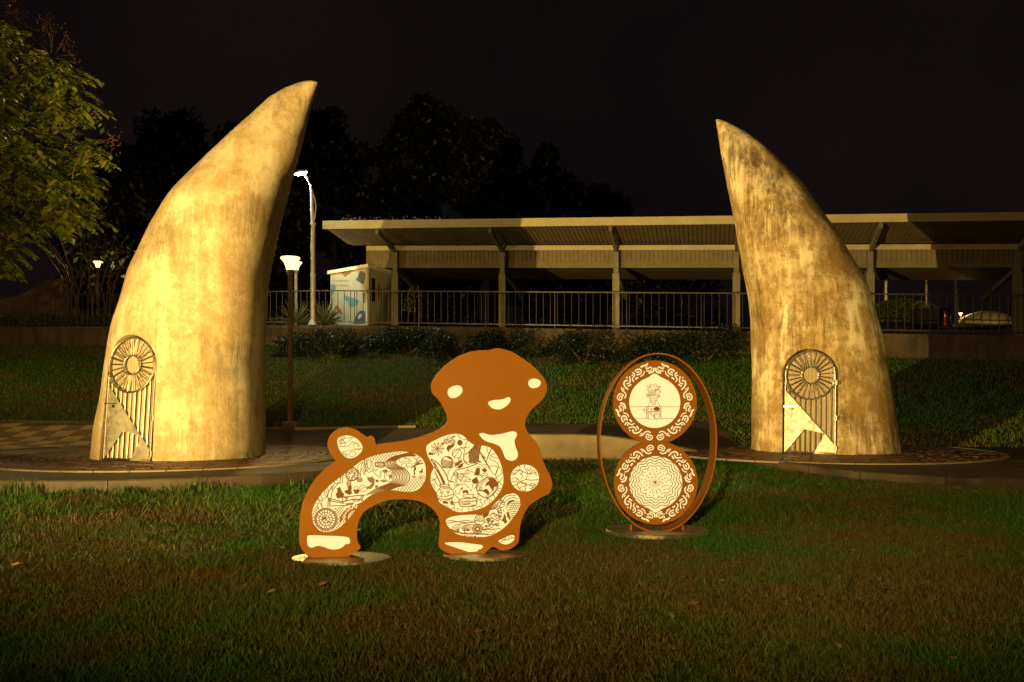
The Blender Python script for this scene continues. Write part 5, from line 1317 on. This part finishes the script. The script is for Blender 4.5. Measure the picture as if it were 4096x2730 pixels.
# ---- bushes on the slope under the wall
def bush(px, py, D, rx, rz, label, group, mat=None, n=2600, ls=0.05):
    x = (px - CX) / F * D; z0 = P(px, py, D).z
    rt = empty('bush', (x, D, z0), label, 'bush', group); mb = MB()
    for k in range(6):
        a = random.uniform(0, 6.28); mb.tube([(x, D, z0 - .05), (x + rx * .6 * math.cos(a), D + .3 * math.sin(a), z0 + rz * random.uniform(.5, 1.1))], [0.02, 0.006], 5)
    mb.build('stems', bark, rt)
    k = 14; cc = np.stack([x + rng.uniform(-1, 1, k) * rx * .75, D + rng.uniform(-.5, .5, k) * rx * .6, z0 + rng.uniform(.2, 1.3, k) * rz * .75], 1)
    i = rng.integers(0, k, n); d = unit(n) * (rng.random(n) ** .5)[:, None] * np.array([rx * .36, rx * .3, rz * .42]); u = unit(n) * ls * (0.6 + .8 * rng.random((n, 1))); w_ = np.cross(u, unit(n)); w_ = w_ / np.linalg.norm(w_, axis=1)[:, None] * ls * .45
    C_ = cc[i] + d; C_[:, 2] = np.maximum(C_[:, 2], z0 + 0.02)
    quads('foliage', C_, u, w_, mat or leaf_bush, rt)
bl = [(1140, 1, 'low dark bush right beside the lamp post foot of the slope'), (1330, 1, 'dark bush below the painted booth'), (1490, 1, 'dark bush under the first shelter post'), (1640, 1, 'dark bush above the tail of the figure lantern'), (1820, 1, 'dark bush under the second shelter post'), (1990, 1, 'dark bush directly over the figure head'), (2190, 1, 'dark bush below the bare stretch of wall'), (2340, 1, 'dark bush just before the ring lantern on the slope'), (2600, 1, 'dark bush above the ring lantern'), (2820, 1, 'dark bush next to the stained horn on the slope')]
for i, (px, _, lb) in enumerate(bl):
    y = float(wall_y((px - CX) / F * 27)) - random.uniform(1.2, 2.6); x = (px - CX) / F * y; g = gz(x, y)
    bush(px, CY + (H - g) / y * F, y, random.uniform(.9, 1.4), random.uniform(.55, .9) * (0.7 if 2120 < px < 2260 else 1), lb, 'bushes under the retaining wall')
# ---- clipped hedges on the terrace
def hedge(px0, px1, py0, py1, D, label, mat, n=5000, rnd=False):
    a = P(px0, py1, D); b = P(px1, py0, D); rt = empty('hedge', ((a.x + b.x) / 2, D, a.z), label, 'hedge')
    cx, w2, h = (a.x + b.x) / 2, (b.x - a.x) / 2, b.z - a.z
    mb = MB()
    for k in range(7): xx_ = a.x + (b.x - a.x) * (k + .5) / 7; mb.tube([(xx_, D + .2, a.z - .05), (xx_ + .05, D + .2, a.z + h * .6)], [0.02, 0.008], 5)
    mb.build('stems', bark, rt)
    X = cx + rng.uniform(-1, 1, n) * w2; top = h * (np.sqrt(np.clip(1 - ((X - cx) / w2) ** 2 * .85, 0, 1)) if rnd else (0.92 + .08 * np.sin(X * 5)))
    Z = a.z + top * (rng.random(n) ** .5); Y = D + rng.uniform(-.1, .7, n)
    u = unit(n) * 0.055; w_ = np.cross(u, unit(n)); w_ = w_ / np.linalg.norm(w_, axis=1)[:, None] * .026
    quads('foliage', np.stack([X, Y, Z], 1), u, w_, mat, rt)
hedge(-60, 480, 1256, 1306, 36.0, 'low clipped yellow-green hedge behind the fence by the leafy tree', leaf_hedge)
hedge(1075, 1330, 1272, 1303, 30.6, 'strip of low green plants behind the fence by the street light', leaf_hedge, 2500)
hedge(3430, 3800, 1196, 1312, 37.2, 'rounded hedge mound with pale green top on the terrace', leaf_hedge, 9000, True)
# ---- spiky plants by the street light
for px, lb in ((1185, 'spiky agave-like plant behind the lamp post'), (1300, 'spiky agave-like plant between street light and booth')):
    D = 29.6; b = P(px, 1296, D); rt = empty('spiky_plant', b, lb, 'plant', 'spiky plants'); C, U_, V_ = [], [], []
    for k in range(46):
        a = random.uniform(0, 6.28); el = random.uniform(.25, 1.35); d = Vector((math.cos(a) * math.cos(el), math.sin(a) * math.cos(el), math.sin(el))); l = random.uniform(.35, .55)
        C.append(b + d * l); U_.append(d * l); V_.append(d.cross(Vector((0, 1, .3))).normalized() * .022)
    quads('leaf_rosette', ar(C), ar(U_), ar(V_), leaf_agave, rt)
# ---- bamboo clump beyond the fence
b = P(340, 1296, 38); rt = empty('bamboo_clump', b, 'clump of leaning bamboo stems behind the fence', 'bamboo')
for k in range(22):
    a = b + Vector((random.uniform(-1, 1), random.uniform(-.5, .5), 0)); l = random.uniform(2.4, 4.0); dx = random.uniform(-.4, .35)
    mb = MB(); mb.tube([a, a + Vector((dx * l * .4, 0, l * .6)), a + Vector((dx * l * 1.1, 0, l))], [0.035, 0.03, 0.015], 6); mb.build('stem', plain('bamboo', (0.12, 0.085, 0.035), .6, 0, .3, 6, .1), rt, True)
# ---- bright leafy twig by the shelter post
b = P(1632, 1292, 29.7); rt = empty('potted_shrub', b, 'small bright-leaved shrub beside the booth post', 'shrub'); C, U_, V_ = [], [], []
for (px, py) in ((1625, 1215), (1640, 1205), (1648, 1160), (1622, 1235), (1650, 1245), (1655, 1180)):
    c = P(px, py, 29.7)
    for k in range(14): d = Vector((random.gauss(0, .5), random.gauss(0, .5), random.gauss(-.4, .5))).normalized() * .06; q = c + Vector((random.gauss(0, .07), random.gauss(0, .05), random.gauss(0, .08))); C.append(q); U_.append(d); V_.append(d.cross(Vector((0, 1, .2))).normalized() * .028)
mb = MB(); mb.tube([b, P(1640, 1210, 29.7), P(1650, 1160, 29.7)], [.015, .01, .006], 5); mb.build('stem', bark, rt)
quads('foliage', ar(C), ar(U_), ar(V_), leaf_hedge, rt)
# ---- weeds along the kerbs
def weed(x, y, h, n, label, group, z=None):
    z = gz(x, y) if z is None else z; rt = empty('weed_tuft', (x, y, z), label, 'weeds', group); v = []; f = []
    for k in range(n):
        a = random.uniform(0, 6.28); l = h * random.uniform(.5, 1.1); bx_, by_ = x + random.gauss(0, .05), y + random.gauss(0, .03); lean = random.uniform(.1, .5) * l; w_ = random.uniform(.003, .006)
        p = [(0, 0), (.45, .6), (1, 1)]; b_ = len(v); s_ = a + 1.57
        for q, (i, j) in enumerate(p[:2]):
            cx_, cy_, cz_ = bx_ + math.cos(a) * lean * i * i, by_ + math.sin(a) * lean * i * i, z - .01 + l * j
            v += [(cx_ - math.cos(s_) * w_, cy_ - math.sin(s_) * w_, cz_), (cx_ + math.cos(s_) * w_, cy_ + math.sin(s_) * w_, cz_)]
        v.append((bx_ + math.cos(a) * lean, by_ + math.sin(a) * lean, z + l)); f += [(b_, b_ + 1, b_ + 3, b_ + 2), (b_ + 2, b_ + 3, b_ + 4)]
    link('blades', mesh(v, f), leaf_weed, rt)
leaf_weed = m_leaf('weed_blades', (0.03, 0.07, 0.012), (0.07, 0.12, 0.03))
for k in range(52):
    px = random.uniform(0, 980) if k < 44 else random.uniform(980, 1330)
    a_ray = (px - CX) / F; A_ = a_ray ** 2 + 1; B_ = -2 * (a_ray * LH[0] + LH[1]); C_ = LH[0] ** 2 + LH[1] ** 2 - 4.05 ** 2
    y = (-B_ - math.sqrt(B_ * B_ - 4 * A_ * C_)) / (2 * A_); x = a_ray * y
    weed(x, y - random.uniform(0, .12), random.uniform(.07, .15) * (1.7 if px < 220 or 780 < px < 940 else 1), random.randint(10, 22), 'tuft of tall grass weeds along the kerb of the round plaza', 'weed tufts along the plaza kerb')
for (x, y, h) in ((-4.13, 13.35, .14), (4.55, 14.85, .08), (4.75, 14.75, .07), (4.95, 14.68, .06), (6.55, 14.95, .10), (6.7, 15.05, .09), (6.3, 14.8, .06)):
    weed(x, y, h, 14, 'small weed tuft at the foot of a concrete horn', 'weeds at the horn bases', LZ if x < 0 else RZ)
# ================================================================== lawn grass (nobody could count it)
def m_grass(name, dry):
    m = Mat(name); v = m.coords(); gi = m.n('ShaderNodeNewGeometry')
    f = m.noise(v, 0.45, 4, 0.6); g = m.noise(v, 2.2, 4, 0.65)
    green = m.ramp(gi.outputs['Random Per Island'], [(0.0, (0.014, 0.062, 0.006)), (0.6, (0.030, 0.115, 0.010)), (1.0, (0.085, 0.17, 0.020))])
    brown = m.ramp(gi.outputs['Random Per Island'], [(0.0, (0.060, 0.040, 0.014)), (0.6, (0.105, 0.068, 0.024)), (1.0, (0.19, 0.13, 0.05))])
    k = m.math('ADD', m.math('MULTIPLY', f, 0.65), m.math('MULTIPLY', g, 0.35))
    sx = m.n('ShaderNodeSeparateXYZ'); m.t.links.new(v, sx.inputs[0])
    # dry patch in front of the lanterns, their warm glow also painted in
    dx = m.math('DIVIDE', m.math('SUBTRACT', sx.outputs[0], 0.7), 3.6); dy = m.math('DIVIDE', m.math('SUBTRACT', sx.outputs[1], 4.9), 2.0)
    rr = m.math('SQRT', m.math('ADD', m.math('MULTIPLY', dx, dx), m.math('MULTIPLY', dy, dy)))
    dry_glow = m.ramp(rr, [(0.25, 0.10), (1.0, 0.0)])
    k = m.math('ADD', k, dry_glow)
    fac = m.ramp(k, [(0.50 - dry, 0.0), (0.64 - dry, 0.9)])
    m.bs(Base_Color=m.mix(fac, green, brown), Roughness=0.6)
    m.b.inputs['Specular IOR Level'].default_value = 0.25
    return m.m
leaf_fallen = m_leaf('fallen_leaf', (0.12, 0.07, 0.025), (0.32, 0.20, 0.07), 0.1)
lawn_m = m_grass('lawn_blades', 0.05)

def in_poly(X, Y, poly):
    ins = np.zeros(len(X), bool); n = len(poly)
    for i in range(n):
        x0, y0 = poly[i]; x1, y1 = poly[(i + 1) % n]
        if y0 == y1: continue
        c = ((y0 > Y) != (y1 > Y)) & (X < (x1 - x0) * (Y - y0) / (y1 - y0) + x0); ins ^= c
    return ins
def scatter(n, y0, y1, spread=0.64):
    Y = np.sqrt(rng.random(n) * (y1 * y1 - y0 * y0) + y0 * y0); X = (rng.random(n) * 2 - 1) * spread * Y
    keep = ~in_poly(X, Y, circ) & ~((in_poly(X, Y, ro)) & (ground_z(X, Y) < RZ + 0.01))
    pb = 18.75 + 0.2 * np.maximum(0, -5 - X)
    keep &= ~((Y > 15.2) & (Y < pb + 0.15) & (X < 4.5) & (X > -22))
    keep &= Y < wall_y(X) - 0.02
    lwx = np.interp(X, [p[0] for p in pts_lw], [p[1] for p in pts_lw])
    keep &= ~((X > pts_lw[0][0]) & (X < pts_lw[-1][0]) & (Y > lwx - 0.02) & (Y < 15.3))
    for (ex, ey, a, b) in ((-1.22, 6.05, .34, .21), (-.2, 6.17, .28, .17), (OP.o.x, OD, .42, .3)):
        keep &= ((X - ex) / a) ** 2 + ((Y - ey) / b) ** 2 > 1
    return X[keep], Y[keep]
def blades(name, X, Y, hgt, wid, lean, parent, mat, bent):
    n = len(X); Z = ground_z(X, Y); a = rng.random(n) * 2 * math.pi; h = hgt * (0.45 + 0.8 * rng.random(n)); w = wid * (0.6 + 0.8 * rng.random(n)) / 2
    # patches of longer and shorter grass
    pt = 0.75 + 0.5 * (0.5 + 0.5 * np.sin(X * 2.1 + 1.3 * np.sin(Y * 1.7)) * np.sin(Y * 2.6 + X * .8)); h = h * pt * np.where(rng.random(n) < 0.05, 1.9, 1.0)
    l = lean * h * (0.3 + rng.random(n)); b = rng.random(n) * 2 * math.pi
    dx, dy = np.cos(a) * w, np.sin(a) * w; lx, ly = np.cos(b) * l, np.sin(b) * l
    if bent:
        V = np.zeros((n, 5, 3))
        V[:, 0] = np.stack([X - dx, Y - dy, Z - 0.005], 1); V[:, 1] = np.stack([X + dx, Y + dy, Z - 0.005], 1)
        V[:, 2] = np.stack([X + dx * .7 + lx * .4, Y + dy * .7 + ly * .4, Z + h * .6], 1); V[:, 3] = np.stack([X - dx * .7 + lx * .4, Y - dy * .7 + ly * .4, Z + h * .6], 1)
        V[:, 4] = np.stack([X + lx, Y + ly, Z + h], 1)
        i0 = np.arange(n) * 5
        loops = np.stack([i0, i0 + 1, i0 + 2, i0 + 3, i0 + 3, i0 + 2, i0 + 4], 1).ravel()
        starts = np.stack([np.arange(n) * 7, np.arange(n) * 7 + 4], 1).ravel(); tot = np.tile([4, 3], n)
    else:
        V = np.zeros((n, 3, 3))
        V[:, 0] = np.stack([X - dx, Y - dy, Z - 0.005], 1); V[:, 1] = np.stack([X + dx, Y + dy, Z - 0.005], 1); V[:, 2] = np.stack([X + lx, Y + ly, Z + h], 1)
        loops = np.arange(n * 3); starts = np.arange(n) * 3; tot = np.full(n, 3)
    me = bpy.data.meshes.new('m'); me.vertices.add(V.shape[0] * V.shape[1]); me.vertices.foreach_set('co', V.reshape(-1).astype(np.float32))
    me.loops.add(len(loops)); me.loops.foreach_set('vertex_index', loops.astype(np.int32))
    me.polygons.add(len(starts)); me.polygons.foreach_set('loop_start', starts.astype(np.int32)); me.polygons.foreach_set('loop_total', tot.astype(np.int32))
    me.update(calc_edges=True)
    o = link(name, me, mat, parent); return tag(o, None, None, None, 'stuff')
pts_lw = [(p[0], p[1]) for p in LWP]
grs = []
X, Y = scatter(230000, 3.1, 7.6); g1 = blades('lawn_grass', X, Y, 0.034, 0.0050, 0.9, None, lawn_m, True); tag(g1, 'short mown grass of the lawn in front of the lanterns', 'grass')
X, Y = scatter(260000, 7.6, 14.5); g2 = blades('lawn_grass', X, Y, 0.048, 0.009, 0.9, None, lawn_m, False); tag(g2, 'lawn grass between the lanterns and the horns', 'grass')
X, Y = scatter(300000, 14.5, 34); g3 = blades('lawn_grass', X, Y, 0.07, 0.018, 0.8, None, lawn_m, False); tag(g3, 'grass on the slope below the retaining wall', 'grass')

# strip of terrace grass seen through the fence beyond the stained horn
n = 26000; X = rng.uniform(9.5, 26, n); Y = wall_y(X) + rng.uniform(0.5, 11, n)
_gz = ground_z; ground_z = lambda x, y: base_z(np.clip(x, -40, 30)) + 0.02 * (y - wall_y(x))
g4 = blades('terrace_grass', X, Y, 0.10, 0.02, 0.7, None, lawn_m, False); tag(g4, 'grass on the terrace around the dome mound', 'grass')
ground_z = _gz

# fallen leaves on the lawn
n = 170; X, Y = scatter(n, 3.4, 13); Z = ground_z(X, Y) + 0.035 + rng.random(len(X)) * 0.015
a_ = rng.random(len(X)) * 6.28; l_ = 0.018 + 0.02 * rng.random(len(X)); u = np.stack([np.cos(a_) * l_, np.sin(a_) * l_, (rng.random(len(X)) - .5) * .016], 1); w_ = np.stack([-np.sin(a_) * l_ * .5, np.cos(a_) * l_ * .5, (rng.random(len(X)) - .3) * .02], 1)
fl_ = quads('fallen_leaves', np.stack([X, Y, Z], 1), u, w_, leaf_fallen, None, 'stuff'); tag(fl_, 'dry fallen leaves scattered over the lawn', 'leaves')
